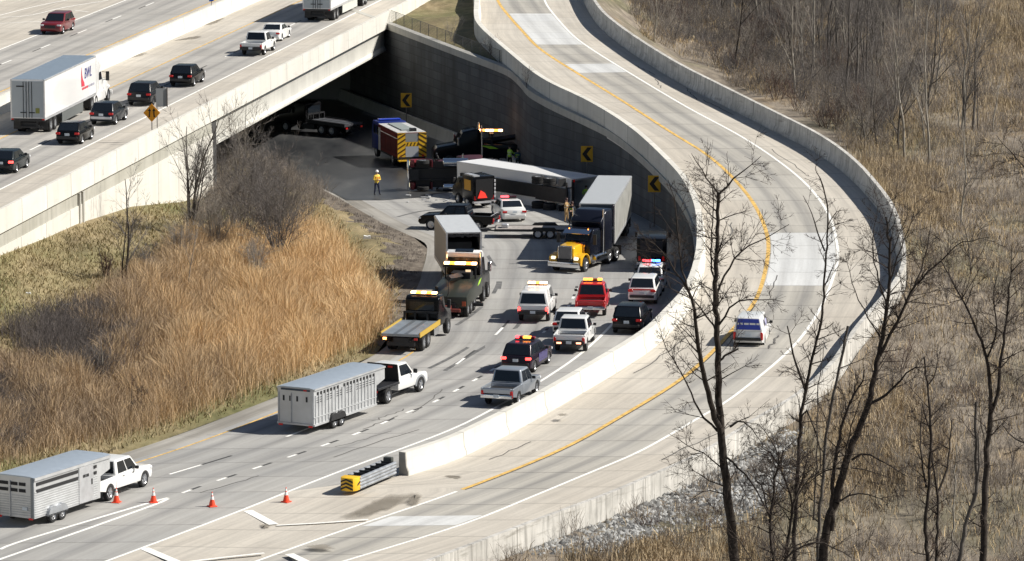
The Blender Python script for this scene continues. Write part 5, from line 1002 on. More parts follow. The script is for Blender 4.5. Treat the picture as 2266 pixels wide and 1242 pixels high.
ns = MB(); ns.prism([(-.48, -1.75), (-.48, -2.25), (-.36, -2.5), (0, -2.6), (.36, -2.5), (.48, -2.25), (.48, -1.75)], .2, .92, axis='z'); ns.build('nose', mat('nose_yellow', (.85, .5, .02), .45), t, .03, 2)
cv = MB()
for k in range(3):
    z = .28 + k * .2
    for s in (-1, 1): cv.panel([(0, -2.62, z + .12), (s * .36, -2.515, z - .04), (s * .36, -2.515, z + .06), (0, -2.62, z + .22)][::s], 0, 1, 0, 1, .012, .01)
cv.panel([(.485, -2.2, .45), (.485, -1.85, .6), (.485, -1.85, .72), (.485, -2.2, .57)], 0, 1, 0, 1, .006, .005); cv.build('nose_stripes', SB, t)
bk_ = MB(); bk_.box((-.05, 2.75, .55), (.5, .3, 1.1)); bk_.build('backup_block', mat('dark_backup', (.06, .065, .06), .6), t, .03, 1)
setpose(t, W(766, 1096, 0), R(24), 2.6)
t = thing('chain_link_fence', 'thin wire fence running along the top of the dark retaining wall', 'fence'); FM = mat('fence_wire', (.12, .12, .12), .6, .4)
fy = np.arange(376, 427, 2.4); fpz = AW(fy); rail = []
for i, (x, y, _) in enumerate(fpz):
    zt_ = float(np.interp(y, [376, 390, 424], [5.65, 6.1, 6.4])); p = Vector((x + .75, y, zt_)); rail.append(p)
    MB().tube(p - Vector((0, 0, .4)), p + Vector((0, 0, 1.1)), .03, .03, 5).build('fence_post', FM, t)
m = MB()
for h_ in np.linspace(.05, 1.1, 9): m.path([p + Vector((0, 0, h_)) for p in rail], .012 if h_ < 1.05 else .025, 3)
for a, b in zip(rail, rail[1:]):
    for k in range(14): p = a.lerp(b, k / 14); m.tube(p, p + Vector((0, 0, 1.1)), .008, .008, 3)
m.build('wire_mesh', FM, t)
LW = mat('white_litter', (.8, .8, .78), .7)
def litter(label, px, py, d, rz=0, z=None):
    m = MB(); m.prism([(-d[0] / 2, 0), (d[0] / 2, .02), (d[0] * .45, d[2]), (.05 * d[0], d[2] * .75), (-d[0] * .42, d[2])], -d[1] / 2, d[1] / 2, axis='y'); o = tag(m.build('litter', LW, None, .01, 1), label, 'litter'); return o

# ------------------------------------------------------------------ vegetation
def segmesh(name, segs, m, parent=None, n=4, attr=None):
    a = np.array(segs, float); p0, p1, r0, r1 = a[:, :3], a[:, 3:6], a[:, 6], a[:, 7]; d = p1 - p0; d /= (np.linalg.norm(d, axis=1)[:, None] + 1e-9)
    ref = np.where(np.abs(d[:, 2:3]) < .9, [[0, 0, 1.]], [[1., 0, 0]]); u = np.cross(d, ref); u /= np.linalg.norm(u, axis=1)[:, None]; v = np.cross(d, u)
    N = len(a); vs = np.zeros((N, 2 * n, 3))
    for k in range(n):
        t = 2 * math.pi * k / n; w_ = u * math.cos(t) + v * math.sin(t); vs[:, k] = p0 + w_ * r0[:, None]; vs[:, n + k] = p1 + w_ * r1[:, None]
    f1 = np.array([[k, (k + 1) % n, n + (k + 1) % n, n + k] for k in range(n)]); fs = (np.arange(N)[:, None, None] * 2 * n + f1[None]).reshape(-1, 4)
    return rawmesh(name, vs.reshape(-1, 3), fs, m, parent, attr if attr is None else np.repeat(attr, n))
def rawmesh(name, vs, fs, m, parent=None, attr=None):
    me = bpy.data.meshes.new(name); me.vertices.add(len(vs)); me.vertices.foreach_set('co', np.asarray(vs, np.float32).ravel()); k = fs.shape[1]
    me.loops.add(fs.size); me.loops.foreach_set('vertex_index', fs.ravel().astype(np.int32)); me.polygons.add(len(fs)); me.polygons.foreach_set('loop_start', np.arange(0, fs.size, k, dtype=np.int32))
    me.materials.append(m)
    if attr is not None: at = me.attributes.new('tone', 'FLOAT', 'FACE'); at.data.foreach_set('value', np.asarray(attr, np.float32))
    me.update(calc_edges=True); me.validate(); return link(name, me, parent)
def tonemat(name, stops, rough=.9, big=None):
    q = NB(name, rough); at = q.n.new('ShaderNodeAttribute'); at.attribute_name = 'tone'; f = at.outputs['Fac']
    if big: f = q.math('ADD', q.math('MULTIPLY', f, .6), q.math('MULTIPLY', q.noise(q.map('Object', (1, .5, 1)), big, 4), .55))
    q.b.inputs['Specular IOR Level'].default_value = .1; return q.done(q.ramp(f, stops))
def bark(name, c0, c1, sc=3):
    q = NB(name, .95); n1 = q.noise(q.map('Object', (1, 1, .4)), sc, 5, .7); q.b.inputs['Specular IOR Level'].default_value = .1; return q.done(q.ramp(n1, [(.3, c0), (.7, c1)]))
BK_DARK = bark('dark_bark', (.022, .018, .016), (.09, .076, .066), 5); BK_MID = bark('grey_brown_bark', (.075, .067, .061), (.19, .172, .155)); BK_PALE = bark('pale_bark', (.22, .2, .17), (.42, .39, .34), 1.2)
TW_DARK = bark('dark_twigs', (.035, .028, .025), (.085, .068, .06)); TW_MID = bark('grey_twigs', (.105, .096, .092), (.22, .2, .188)); TW_RED = bark('reddish_twigs', (.07, .042, .036), (.14, .09, .075)); TW_PALE = bark('pale_twigs', (.2, .178, .155), (.36, .325, .285))
def perp(d, rng):
    v = Vector((rng.gauss(0, 1), rng.gauss(0, 1), rng.gauss(0, 1))); v -= d * v.dot(d); return v.normalized()
def grow(out, p, d, L, r, depth, rng, up=.12, wob=.16, kids=(2, 4), ang=(25, 55), minr=.008):
    n = max(3, int(L / .55)); st = L / n; pts = [p.copy()]; rr = [r]
    for i in range(n):
        d = (d + perp(d, rng) * wob * rng.random() + Vector((0, 0, up)) * .35).normalized(); p = p + d * st; pts.append(p.copy()); rr.append(max(minr * .7, r * (1 - .78 * (i + 1) / n)))
    for i in range(n): out[0 if r > .045 else 1].append((*pts[i], *pts[i + 1], rr[i], rr[i + 1]))
    if depth <= 0: return
    k = rng.randint(*kids) + int(L / 1.6)
    for _ in range(k):
        f = rng.uniform(.22, .98); i = min(n - 1, int(f * n)); dd = (pts[i + 1] - pts[i]).normalized(); a = R(rng.uniform(*ang))
        nd = (dd * math.cos(a) + perp(dd, rng) * math.sin(a)).normalized(); grow(out, pts[i], nd, L * rng.uniform(.35, .62) * (1.1 - .45 * f), max(minr, rr[i] * rng.uniform(.4, .65)), depth - 1, rng, up, wob * 1.1, kids, ang, minr)
def bare_tree(name, label, cat, seed, h, r, barkm, twigm, depth=3, stems=1, spread=.12, up=.14, group=None, ang=(25, 50), low=0.):
    rng = random.Random(seed); out = ([], [])
    for k in range(stems):
        d = Vector((rng.gauss(0, spread), rng.gauss(0, spread), 1)).normalized(); grow(out, Vector((rng.gauss(0, .12) * (stems > 1), rng.gauss(0, .12) * (stems > 1), -.3)), d, h * (1 if k == 0 else rng.uniform(.65, 1)), r * (1 if k == 0 else rng.uniform(.6, .95)), depth, rng, up, .13, (3, 5), ang)
    t = thing(name, label, cat, group); segmesh('trunk', out[0] or out[1][:4], barkm, t, 6); segmesh('crown', out[1], twigm, t, 3); return t

# reeds, weeds and scrub that nobody could count
def inpoly(x, y, poly):
    c = np.zeros(len(x), bool); n = len(poly)
    for i in range(n):
        (x0, y0), (x1, y1) = poly[i], poly[i - 1]; c ^= ((y0 > y) != (y1 > y)) & (x < (x1 - x0) * (y - y0) / (y1 - y0 + 1e-9) + x0)
    return c
def pxa(P):
    z = P[:, 2] - CAMH; Z = P[:, 1] * cP - z * sP; V_ = P[:, 1] * sP + z * cP; return 1133 + F * P[:, 0] / Z, 621 - F * V_ / Z
def blades(P, h, lean, wd, kink=.35, rs=None):
    rs = rs or np.random; N = len(P); a = rs.uniform(0, 2 * math.pi, N); dx = np.c_[np.cos(a), np.sin(a), np.zeros(N)]; b = rs.uniform(-.9, .9, N); w_ = np.c_[np.cos(b), np.sin(b), np.zeros(N)] * (wd / 2)[:, None]
    up_ = np.array([0, 0, 1.])[None]; m_ = P + up_ * (h * .6)[:, None] + dx * (h * lean * .35)[:, None]; t_ = P + up_ * h[:, None] + dx * (h * lean)[:, None]
    vs = np.stack([P - w_, P + w_, m_ + w_ * .8, m_ - w_ * .8, t_ + w_ * .5, t_ - w_ * .5], 1); fs = (np.arange(N)[:, None, None] * 6 + np.array([[0, 1, 2, 3], [3, 2, 4, 5]])[None]).reshape(-1, 4); return vs.reshape(-1, 3), fs
rs = np.random.RandomState(5)
def emb_scatter(n, poly, tmax=12.6):
    P = emb(rs.uniform(0, tmax, n), rs.uniform(.0, 1, n) ** 1.0); x, y = pxa(P); return P[inpoly(x, y, poly)]
# resample the bank evenly by area: draw in plan, keep what falls on it
def bank_points(n, poly, jit=0):
    t = rs.uniform(0, 12.9, n * 3); s = rs.uniform(.01, .99, n * 3); i = np.arange(len(EA)); A = np.array([np.interp(t, i, EA[:, c]) for c in range(2)]).T; B = np.array([np.interp(t, i, EB[:, c]) for c in range(2)]).T
    t2 = t + .05; A2 = np.array([np.interp(t2, i, EA[:, c]) for c in range(2)]).T; B2 = np.array([np.interp(t2, i, EB[:, c]) for c in range(2)]).T
    ar_ = np.linalg.norm(B - A, axis=1) * np.linalg.norm((A2 + (B2 - A2) * s[:, None]) - (A + (B - A) * s[:, None]), axis=1); k = rs.uniform(0, np.percentile(ar_, 95), n * 3) < ar_
    P = emb(t[k], s[k]); x, y = pxa(P); P = P[inpoly(x + rs.normal(0, 1, len(x)) * jit, y + rs.normal(0, .7, len(x)) * jit, poly)]; return P
REED = [(180, 690), (255, 640), (330, 590), (400, 545), (480, 540), (560, 570), (640, 530), (685, 500), (722, 540), (768, 600), (812, 650), (850, 700), (840, 722), (800, 755), (700, 800), (610, 838), (500, 880), (380, 925), (250, 965), (120, 990), (0, 1020), (-60, 1040), (-60, 820), (60, 800), (120, 840), (230, 830)]
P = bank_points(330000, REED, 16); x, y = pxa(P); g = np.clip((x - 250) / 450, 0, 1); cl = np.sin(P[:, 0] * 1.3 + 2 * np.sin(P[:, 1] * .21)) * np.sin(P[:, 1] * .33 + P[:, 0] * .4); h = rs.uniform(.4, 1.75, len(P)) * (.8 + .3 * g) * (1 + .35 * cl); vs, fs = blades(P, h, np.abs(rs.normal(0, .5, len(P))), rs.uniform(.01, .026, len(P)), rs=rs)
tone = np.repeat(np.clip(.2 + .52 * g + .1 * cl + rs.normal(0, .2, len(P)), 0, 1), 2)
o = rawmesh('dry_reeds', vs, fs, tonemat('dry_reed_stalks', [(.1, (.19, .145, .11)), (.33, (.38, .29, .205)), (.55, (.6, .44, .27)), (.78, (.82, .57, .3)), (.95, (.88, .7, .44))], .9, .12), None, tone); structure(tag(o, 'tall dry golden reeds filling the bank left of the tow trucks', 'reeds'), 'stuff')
BANK = [(-80, 560), (0, 560), (359, 448), (470, 430), (560, 350), (640, 400), (720, 450), (800, 540), (880, 600), (890, 690), (830, 780), (560, 895), (330, 975), (0, 1085), (-80, 1110)]
P = bank_points(26000, BANK); h = rs.uniform(.1, .5, len(P)); vs, fs = blades(P, h * .7, rs.uniform(.2, 1.3, len(P)), rs.uniform(.03, .07, len(P)), rs=rs)
o = rawmesh('short_grass', vs, fs, tonemat('short_dry_grass', [(.2, (.11, .105, .045)), (.5, (.26, .21, .11)), (.85, (.46, .38, .23))], .9, .15), None, np.repeat(rs.uniform(0, 1, len(P)), 2)); structure(tag(o, 'short olive and tan grass on the bank below the freeway wall', 'grass'), 'stuff')
def twigcloud(name, label, P, h, n, m, rad=.5, seed=1):
    r_ = np.random.RandomState(seed); S = []
    for p, hh in zip(P, h):
        a = r_.uniform(0, 6.28, n); ti = r_.uniform(.1, .75, n); L = hh * r_.uniform(.5, 1, n); b = p + np.c_[r_.normal(0, rad * .35, n), r_.normal(0, rad * .35, n), np.zeros(n)]
        e = b + np.c_[np.cos(a) * np.sin(ti) * L, np.sin(a) * np.sin(ti) * L, np.cos(ti) * L]; S.append(np.c_[b, e, np.full(n, .014), np.full(n, .006)])
        k = r_.randint(0, n, n); f = r_.uniform(.35, .9, n)[:, None]; b2 = b[k] + (e[k] - b[k]) * f; a = r_.uniform(0, 6.28, n); ti = r_.uniform(.2, 1.1, n); L = hh * r_.uniform(.15, .45, n); e2 = b2 + np.c_[np.cos(a) * np.sin(ti) * L, np.sin(a) * np.sin(ti) * L, np.cos(ti) * L]; S.append(np.c_[b2, e2, np.full(n, .009), np.full(n, .005)])
    S = np.concatenate(S); o = segmesh(name, S, m, None, 3, np.clip(r_.normal(.5, .25, len(S)), 0, 1)); structure(tag(o, label, 'scrub'), 'stuff'); return o
SCRUB = tonemat('grey_brown_scrub', [(.15, (.08, .068, .06)), (.5, (.2, .172, .148)), (.9, (.38, .33, .28))], .95, .1)
DKSC = tonemat('dark_scrub', [(.15, (.045, .04, .04)), (.5, (.11, .097, .093)), (.9, (.22, .19, .175))], .95, .2)
P = bank_points(5000, [(0, 740), (60, 720), (150, 690), (250, 700), (300, 760), (290, 810), (240, 850), (150, 840), (70, 800)])[:300]; twigcloud('bank_scrub', 'low dark leafless scrub in the middle of the left bank', P, rs.uniform(.7, 2.2, len(P)), 20, DKSC, 1.1, 3)
P = bank_points(5000, [(-60, 860), (60, 850), (110, 930), (60, 1000), (-60, 1020)])[:90]; twigcloud('bank_scrub', 'dark leafless scrub at the left picture edge above the livestock trailer', P, rs.uniform(.9, 1.7, len(P)), 26, DKSC, .8, 4)
P = bank_points(7000, [(470, 440), (500, 350), (600, 330), (680, 385), (720, 440), (640, 520), (520, 530), (400, 520)])[:170]; twigcloud('bank_scrub', 'tangled grey brush beside the mouth of the overpass', P, rs.uniform(1.0, 2.4, len(P)), 30, SCRUB, .8, 5)
P = bank_points(9000, [(640, 388), (760, 440), (880, 515), (940, 560), (900, 640), (870, 600), (800, 500), (720, 440)])[:110]; twigcloud('verge_scrub', 'dark weeds along the dirt edge of the lower ramp', P, rs.uniform(.12, .32, len(P)), 12, DKSC, .5, 6)
# the woodland side: dead grass, scrub and stones
def floor_points(n, poly, ymax=620, x0=-5, x1=140, y0=190, jit=0):
    q_ = [W(px + a, py + b, z) for px, py in poly for z in (-1.6, 6) for a, b in ((-jit * 2, -jit * 1.4), (jit * 2, jit * 1.4))]
    x0, x1 = max(x0, min(p.x for p in q_)), min(x1, max(p.x for p in q_)); y0, ymax = max(y0, min(p.y for p in q_)), min(ymax, max(p.y for p in q_))
    X = rs.uniform(x0, x1, n); Y = rs.uniform(y0, ymax, n); d = (X - np.interp(Y, no[:, 1], no[:, 0])) * np.interp(Y, no[:, 1], nd[:, 0]) - .3; k = d > .3; X, Y, d = X[k], Y[k], d[k]; nz_ = np.interp(Y, no[:, 1], no[:, 2])
    Z = floorz(nz_, d) + np.where(d > 2, .25 * np.sin(X * .5 + Y * .13) + .2 * np.sin(X * .17 - Y * .31), 0) - .05; P = np.c_[X, Y, Z]; x, y = pxa(P); return P[inpoly(x + rs.normal(0, 1, len(x)) * jit, y + rs.normal(0, .7, len(x)) * jit, poly)]
ALLR = [(1330, -120), (2750, -120), (2750, 1330), (1000, 1330), (1200, 1160), (1500, 1050), (1700, 950), (1900, 800), (2003, 610), (1990, 470), (1850, 300), (1600, 180), (1420, 80)]
RIP = [(1150, 1215), (1240, 1165), (1400, 1098), (1500, 1058), (1640, 1000), (1770, 950), (1760, 1050), (1660, 1140), (1500, 1195), (1300, 1235)]
P = floor_points(330000, ALLR); x, y = pxa(P); P = P[~inpoly(x + rs.normal(0, 14, len(x)), y + rs.normal(0, 10, len(x)), RIP) | (rs.uniform(0, 1, len(P)) < .12)]; h = rs.uniform(.15, .75, len(P)); vs, fs = blades(P, h, np.abs(rs.normal(0, .6, len(P))), rs.uniform(.02, .05, len(P)), rs=rs)
o = rawmesh('woodland_grass', vs, fs, tonemat('dead_woodland_grass', [(.22, (.13, .11, .085)), (.42, (.26, .22, .165)), (.6, (.44, .35, .225)), (.8, (.64, .48, .27))], .9, .05), None, np.repeat(rs.uniform(0, 1, len(P)), 2)); structure(tag(o, 'dead tan grass covering the woodland floor outside the curve', 'grass'), 'stuff')
for nm, poly, hh, N_ in (('far field at the top right corner', [(2040, 70), (2280, 0), (2300, 170), (2120, 160), (2060, 120)], (1.0, 2.0), 60000), ('pale field right of the clearing', [(1960, 200), (2280, 180), (2290, 330), (2180, 330), (2060, 330), (1980, 290)], (.5, 1.2), 25000), ('reeds right behind the outer barrier', [(1880, 355), (1960, 345), (2060, 390), (2090, 470), (2010, 520), (1990, 450), (1940, 395)], (.8, 1.7), 40000), ('reeds low between the dark trunks', [(1880, 890), (2060, 900), (2090, 1050), (1900, 1120), (1850, 1000)], (.7, 1.5), 40000), ('golden weeds at the lower edge', [(1300, 1180), (1500, 1170), (1640, 1190), (1700, 1300), (1280, 1300)], (.6, 1.2), 60000)):
    P = floor_points(int(N_ * 1.4), poly, jit=34)[:12000]; P = P[~inpoly(*pxa(P), RIP)]; P = P[np.sin(P[:, 0] * .9 + np.sin(P[:, 1] * .35) * 2) + rs.normal(0, .8, len(P)) > -.5]; h = rs.uniform(*hh, len(P)); vs, fs = blades(P, h * .75, np.abs(rs.normal(0, .35, len(P))), rs.uniform(.02, .045, len(P)), rs=rs)
    o = rawmesh('golden_grass', vs, fs, tonemat('golden_grass_blades', [(.2, (.22, .17, .115)), (.5, (.43, .335, .22)), (.85, (.62, .5, .33))], .9, .2) if 'golden_mat' not in MATS else MATS['golden_mat'], None, np.repeat(rs.uniform(0, 1, len(P)), 2)); MATS['golden_mat'] = o.data.materials[0]; structure(tag(o, 'patch of golden dry grass, ' + nm, 'grass'), 'stuff')
P = floor_points(40000, ALLR)[:3300]; twigcloud('woodland_scrub', 'grey leafless scrub spread over the woodland floor', P, rs.uniform(.6, 2.0, len(P)), 20, SCRUB, .9, 8)
P = floor_points(60000, [(1330, -100), (2000, -100), (2120, 40), (1960, 330), (1800, 250), (1560, 140), (1400, 50)], 600)[:900]; twigcloud('woodland_scrub', 'denser dark scrub under the trees at the top right', P, rs.uniform(1.2, 3.2, len(P)), 26, tonemat('wood_scrub', [(.15, (.04, .037, .038)), (.5, (.11, .102, .102)), (.9, (.23, .21, .2))], .95, .1), 1.1, 9)
P = floor_points(60000, RIP, jit=10)[:14000]; sz = rs.uniform(.06, .2, len(P)); ico = np.array([[0, 0, 1], [.9, 0, .2], [.2, .85, .25], [-.8, .4, .15], [-.6, -.7, .3], [.4, -.85, .2]]); fi = np.array([[0, 1, 2], [0, 2, 3], [0, 3, 4], [0, 4, 5], [0, 5, 1]])
vs = P[:, None] + (ico[None] * (1 + rs.normal(0, .2, (len(P), 6, 1)))) * sz[:, None, None]; fs = (np.arange(len(P))[:, None, None] * 6 + fi[None]).reshape(-1, 3)
o = rawmesh('riprap_stones', vs.reshape(-1, 3), fs, tonemat('riprap', [(.1, (.1, .1, .1)), (.6, (.25, .25, .245)), (.95, (.46, .46, .45))], .9), None, np.repeat(rs.uniform(0, 1, len(P)), 5)); structure(tag(o, 'pale broken stones on the slope under the outer barrier', 'stones'), 'stuff')

# ------------------------------------------------------------------ trees one can tell apart
def limb_tree(label, depth, limbs, barkm, twigm, seed, twigs=1.0, name='bare_tree', cat='tree', tw_len=2.2, ground=None, group=None):
    """limbs: polylines of (px, py) with start and end radius, standing at distance `depth`; each limb wanders in depth too, then grows its own twigs"""
    rng = random.Random(seed); out = ([], []); base = None; placed = []
    for pts, r0, r1 in limbs:
        L3 = [WY(px, py, depth) for px, py in pts]; off0 = 0.
        if placed:                                          # start at the nearest point of what is already there
            q_ = min(placed, key=lambda p: (p.x - L3[0].x) ** 2 + (p.z - L3[0].z) ** 2); off0 = q_.y - depth
        slope = rng.uniform(-.45, .45) if placed else 0; ln = 0
        Q = [L3[0] + Vector((0, off0, 0))]
        for a, b in zip(L3, L3[1:]): ln += (b - a).length; k = off0 + slope * ln; Q.append(b * ((depth + k) / depth) if False else WY(*PX(b), depth + k))
        if not placed: Q[0] = L3[0]
        sp = spline([tuple(p) for p in Q], max(6, int(ln / .4))); n = len(sp); rr = np.linspace(r0, r1, n)
        sp[1:-1] += np.random.RandomState(seed).normal(0, .025, (n - 2, 3))
        P = [Vector(p) for p in sp]; placed += P
        for i in range(n - 1): out[0].append((*P[i], *P[i + 1], rr[i], rr[i + 1]))
        m_ = int(ln * twigs * 1.9)
        for _ in range(m_):
            f = rng.uniform(.25 if r0 > .12 else .12, 1) ** .8; i = min(n - 2, int(f * (n - 1)))
            if rr[i] > .13 and rng.random() < .75: continue
            dd = (P[i + 1] - P[i]).normalized(); a = R(rng.uniform(30, 75)); nd = (dd * math.cos(a) + perp(dd, rng) * math.sin(a)).normalized()
            grow(out, P[i], nd, tw_len * rng.uniform(.35, 1.0), max(.01, min(.035, rr[i] * .5)), 2, rng, .05, .3, (3, 5), (25, 60), .009)
    t = thing(name, label, cat, group); b = Vector(out[0][0][:3]); t.location = b
    for o in (segmesh('trunk', out[0], barkm, t, 7), segmesh('crown', out[1], twigm, t, 3)): o.data.transform(Matrix.Translation(-b))
    return t
limb_tree('tallest bare tree in front of the curve, straight dark trunk forking at the top', 214, [
    ([(1634, 1420), (1625, 1242), (1612, 1110), (1600, 1000), (1592, 900), (1588, 760), (1583, 640), (1587, 520), (1590, 430)], .27, .075),
    ([(1596, 965), (1572, 885), (1551, 800), (1540, 720), (1531, 662), (1516, 625)], .15, .06), ([(1516, 625), (1490, 590), (1455, 545), (1405, 520)], .05, .012), ([(1516, 625), (1505, 560), (1500, 510), (1492, 440), (1478, 398)], .05, .012),
    ([(1505, 600), (1460, 590), (1420, 560)], .03, .01), ([(1583, 690), (1599, 620), (1641, 558), (1698, 525), (1746, 497)], .065, .014), ([(1590, 720), (1610, 690), (1633, 668), (1674, 662), (1735, 668)], .055, .012),
    ([(1586, 740), (1570, 706), (1545, 675), (1524, 645)], .05, .02), ([(1590, 430), (1602, 418), (1628, 393), (1655, 372), (1684, 346)], .055, .012), ([(1590, 430), (1575, 410), (1557, 380), (1530, 340)], .045, .012), ([(1583, 640), (1574, 560), (1578, 480), (1578, 390)], .05, .015),
    ([(1588, 955), (1549, 910), (1519, 847), (1480, 780), (1462, 740)], .06, .012), ([(1616, 945), (1638, 929), (1660, 944), (1690, 985)], .05, .012), ([(1604, 1010), (1640, 1040), (1668, 1074), (1700, 1140), (1712, 1180)], .055, .015),
    ([(1610, 1098), (1567, 1085), (1526, 1107)], .035, .01), ([(1606, 1050), (1570, 1010), (1530, 990), (1480, 960)], .04, .01), ([(1610, 1080), (1565, 1060), (1520, 1030)], .04, .01), ([(1588, 800), (1610, 785), (1634, 772)], .06, .04)], BK_DARK, TW_DARK, 11, 1.5)
limb_tree('crooked small dark tree right of the straight trunk, several thin forks', 211, [
    ([(1716, 1400), (1712, 1242), (1705, 1156), (1720, 1037), (1723, 1000)], .1, .04), ([(1706, 1160), (1690, 1090), (1668, 1060), (1650, 1040)], .04, .012), ([(1722, 1030), (1740, 990), (1760, 975)], .035, .01), ([(1722, 1010), (1700, 960), (1660, 935), (1630, 950)], .03, .01)], BK_DARK, TW_DARK, 12, 2.2)
limb_tree('slender twin forked dark tree between the straight trunk and the leaning trunk', 213, [
    ([(1728, 1400), (1737, 1242), (1753, 1126), (1740, 1070), (1727, 1033), (1733, 996)], .11, .035), ([(1753, 1126), (1772, 1070), (1785, 1020), (1788, 990)], .06, .02), ([(1754, 1120), (1790, 1060), (1835, 1035), (1850, 1030)], .045, .012), ([(1745, 1150), (1780, 1145), (1815, 1135)], .035, .01), ([(1727, 1033), (1700, 1000), (1680, 985)], .03, .01)], BK_DARK, TW_DARK, 13, 2.2)
limb_tree('leaning dark tree with a long arching branch, its crown over the outer barrier', 218, [
    ([(1800, 1420), (1829, 1174), (1848, 1115), (1870, 1033), (1896, 959), (1922, 895), (1930, 847), (1945, 787), (1962, 690), (1969, 567), (1960, 480)], .27, .045),
    ([(1840, 1174), (1842, 1100), (1845, 1040), (1863, 947), (1881, 892), (1907, 847), (1912, 820)], .13, .03), ([(1945, 790), (1965, 750), (1990, 705), (2020, 640), (2085, 575), (2128, 538), (2190, 525)], .085, .012), ([(1948, 780), (1980, 722), (2027, 625), (2050, 560), (2062, 480)], .075, .012),
    ([(1922, 895), (1967, 869), (2012, 821), (2040, 812), (2070, 808)], .08, .015), ([(1885, 1018), (1905, 1005), (1930, 1008), (1959, 1025), (2008, 1055)], .06, .012), ([(1855, 1111), (1875, 1098), (1900, 1092), (1930, 1096), (1967, 1115)], .055, .012), ([(1884, 1035), (1925, 1042), (1970, 1058)], .035, .01),
    ([(1962, 680), (1945, 620), (1930, 540), (1948, 440)], .045, .01), ([(1966, 630), (1990, 560), (2020, 480), (2025, 430)], .04, .01), ([(1955, 760), (1920, 700), (1890, 640), (1870, 560)], .04, .01), ([(1870, 1035), (1830, 1040), (1800, 1060), (1772, 1080)], .045, .015), ([(1969, 567), (1990, 520), (2010, 470)], .03, .01), ([(1865, 1050), (1880, 960), (1905, 880)], .05, .02)], BK_DARK, TW_DARK, 14, 1.5)
limb_tree('thin dark tree with a forked top crossing the outer lane, left of the leaning trunk', 222, [
    ([(1752, 1400), (1757, 1250), (1760, 1120), (1768, 1000), (1771, 929), (1783, 866), (1797, 800), (1818, 694), (1826, 590), (1832, 470), (1815, 395)], .13, .03),
    ([(1825, 556), (1812, 520), (1800, 480), (1777, 433)], .045, .012), ([(1783, 866), (1768, 820), (1754, 779), (1742, 721)], .07, .03), ([(1771, 940), (1785, 905), (1812, 985), (1815, 1040)], .05, .02), ([(1822, 640), (1840, 600), (1846, 585)], .04, .02), ([(1832, 500), (1850, 470), (1876, 465)], .03, .01), ([(1815, 395), (1805, 372), (1812, 360)], .025, .01)], BK_DARK, TW_DARK, 15, .8)
limb_tree('broken leafless snag with a blunt top before the outer barrier', 220, [([(1805, 1400), (1812, 1170), (1826, 1000), (1841, 890), (1858, 810), (1876, 722)], .1, .06), ([(1800, 1150), (1808, 1000), (1810, 870), (1822, 770)], .05, .015), ([(1858, 810), (1872, 760), (1888, 712)], .03, .01)], BK_MID, TW_DARK, 16, .5)
limb_tree('tall dark tree near the right edge forking in two bending branches', 214, [
    ([(2168, 1420), (2175, 1242), (2179, 1115), (2183, 1022), (2192, 915)], .2, .12), ([(2192, 915), (2190, 847), (2183, 785), (2136, 676), (2105, 620), (2080, 570)], .1, .02), ([(2192, 915), (2208, 870), (2216, 800), (2226, 712), (2236, 622), (2240, 540)], .1, .015),
    ([(2136, 676), (2150, 640), (2160, 610)], .03, .01), ([(2185, 790), (2205, 730), (2200, 650), (2210, 590)], .05, .012), ([(2226, 712), (2250, 700), (2270, 690)], .03, .01), ([(2237, 600), (2260, 580), (2280, 570)], .03, .01), ([(2183, 1010), (2170, 930), (2168, 880)], .03, .01), ([(2180, 1110), (2205, 1090), (2220, 1110)], .025, .01)], BK_DARK, TW_DARK, 17, 1.4)
limb_tree('grey leaning snag broken off at the top beside the forked tree at the right edge', 216, [([(2100, 1400), (2123, 1241), (2138, 1152), (2160, 1089), (2160, 990), (2160, 890)], .12, .07), ([(2158, 1095), (2166, 1030), (2164, 960)], .06, .03)], BK_MID, TW_DARK, 18, .5)
limb_tree('dark tree with two close stems left of the grey snag', 217, [([(2055, 1400), (2052, 1241), (2047, 1152), (2056, 1078), (2060, 947), (2053, 860), (2045, 790)], .12, .04), ([(2055, 1390), (2070, 1250), (2075, 1107), (2068, 1050), (2058, 960), (2040, 890)], .1, .03), ([(2075, 1100), (2095, 1040), (2102, 990), (2106, 930)], .06, .03), ([(2056, 850), (2072, 820), (2076, 760)], .04, .012), ([(2050, 1080), (2038, 1000), (2040, 900)], .06, .02)], BK_DARK, TW_DARK, 19, .8)
limb_tree('thin pale stemmed sapling between the two close stems and the grey snag', 219, [([(2095, 1400), (2104, 1242), (2112, 1100), (2115, 1000), (2116, 985)], .05, .03)], BK_PALE, TW_MID, 20, .5)
limb_tree('low branches reaching in from the right picture edge', 213, [([(2345, 1420), (2340, 1010), (2330, 700), (2335, 380)], .2, .06), ([(2330, 1010), (2290, 990), (2245, 972), (2220, 945), (2225, 920)], .06, .015), ([(2300, 800), (2266, 830), (2240, 850)], .03, .01), ([(2320, 420), (2266, 370), (2225, 325), (2205, 300)], .05, .012), ([(2320, 390), (2266, 350), (2230, 340)], .04, .01)], BK_DARK, TW_DARK, 21, 1.6)
limb_tree('low arching dark branch and brushy stems at the bottom edge', 209, [([(1700, 1290), (1740, 1235), (1775, 1208), (1815, 1203), (1850, 1215), (1885, 1235)], .07, .02), ([(1690, 1300), (1640, 1200), (1590, 1165), (1560, 1185)], .035, .01)], BK_DARK, TW_DARK, 22, 1.8)

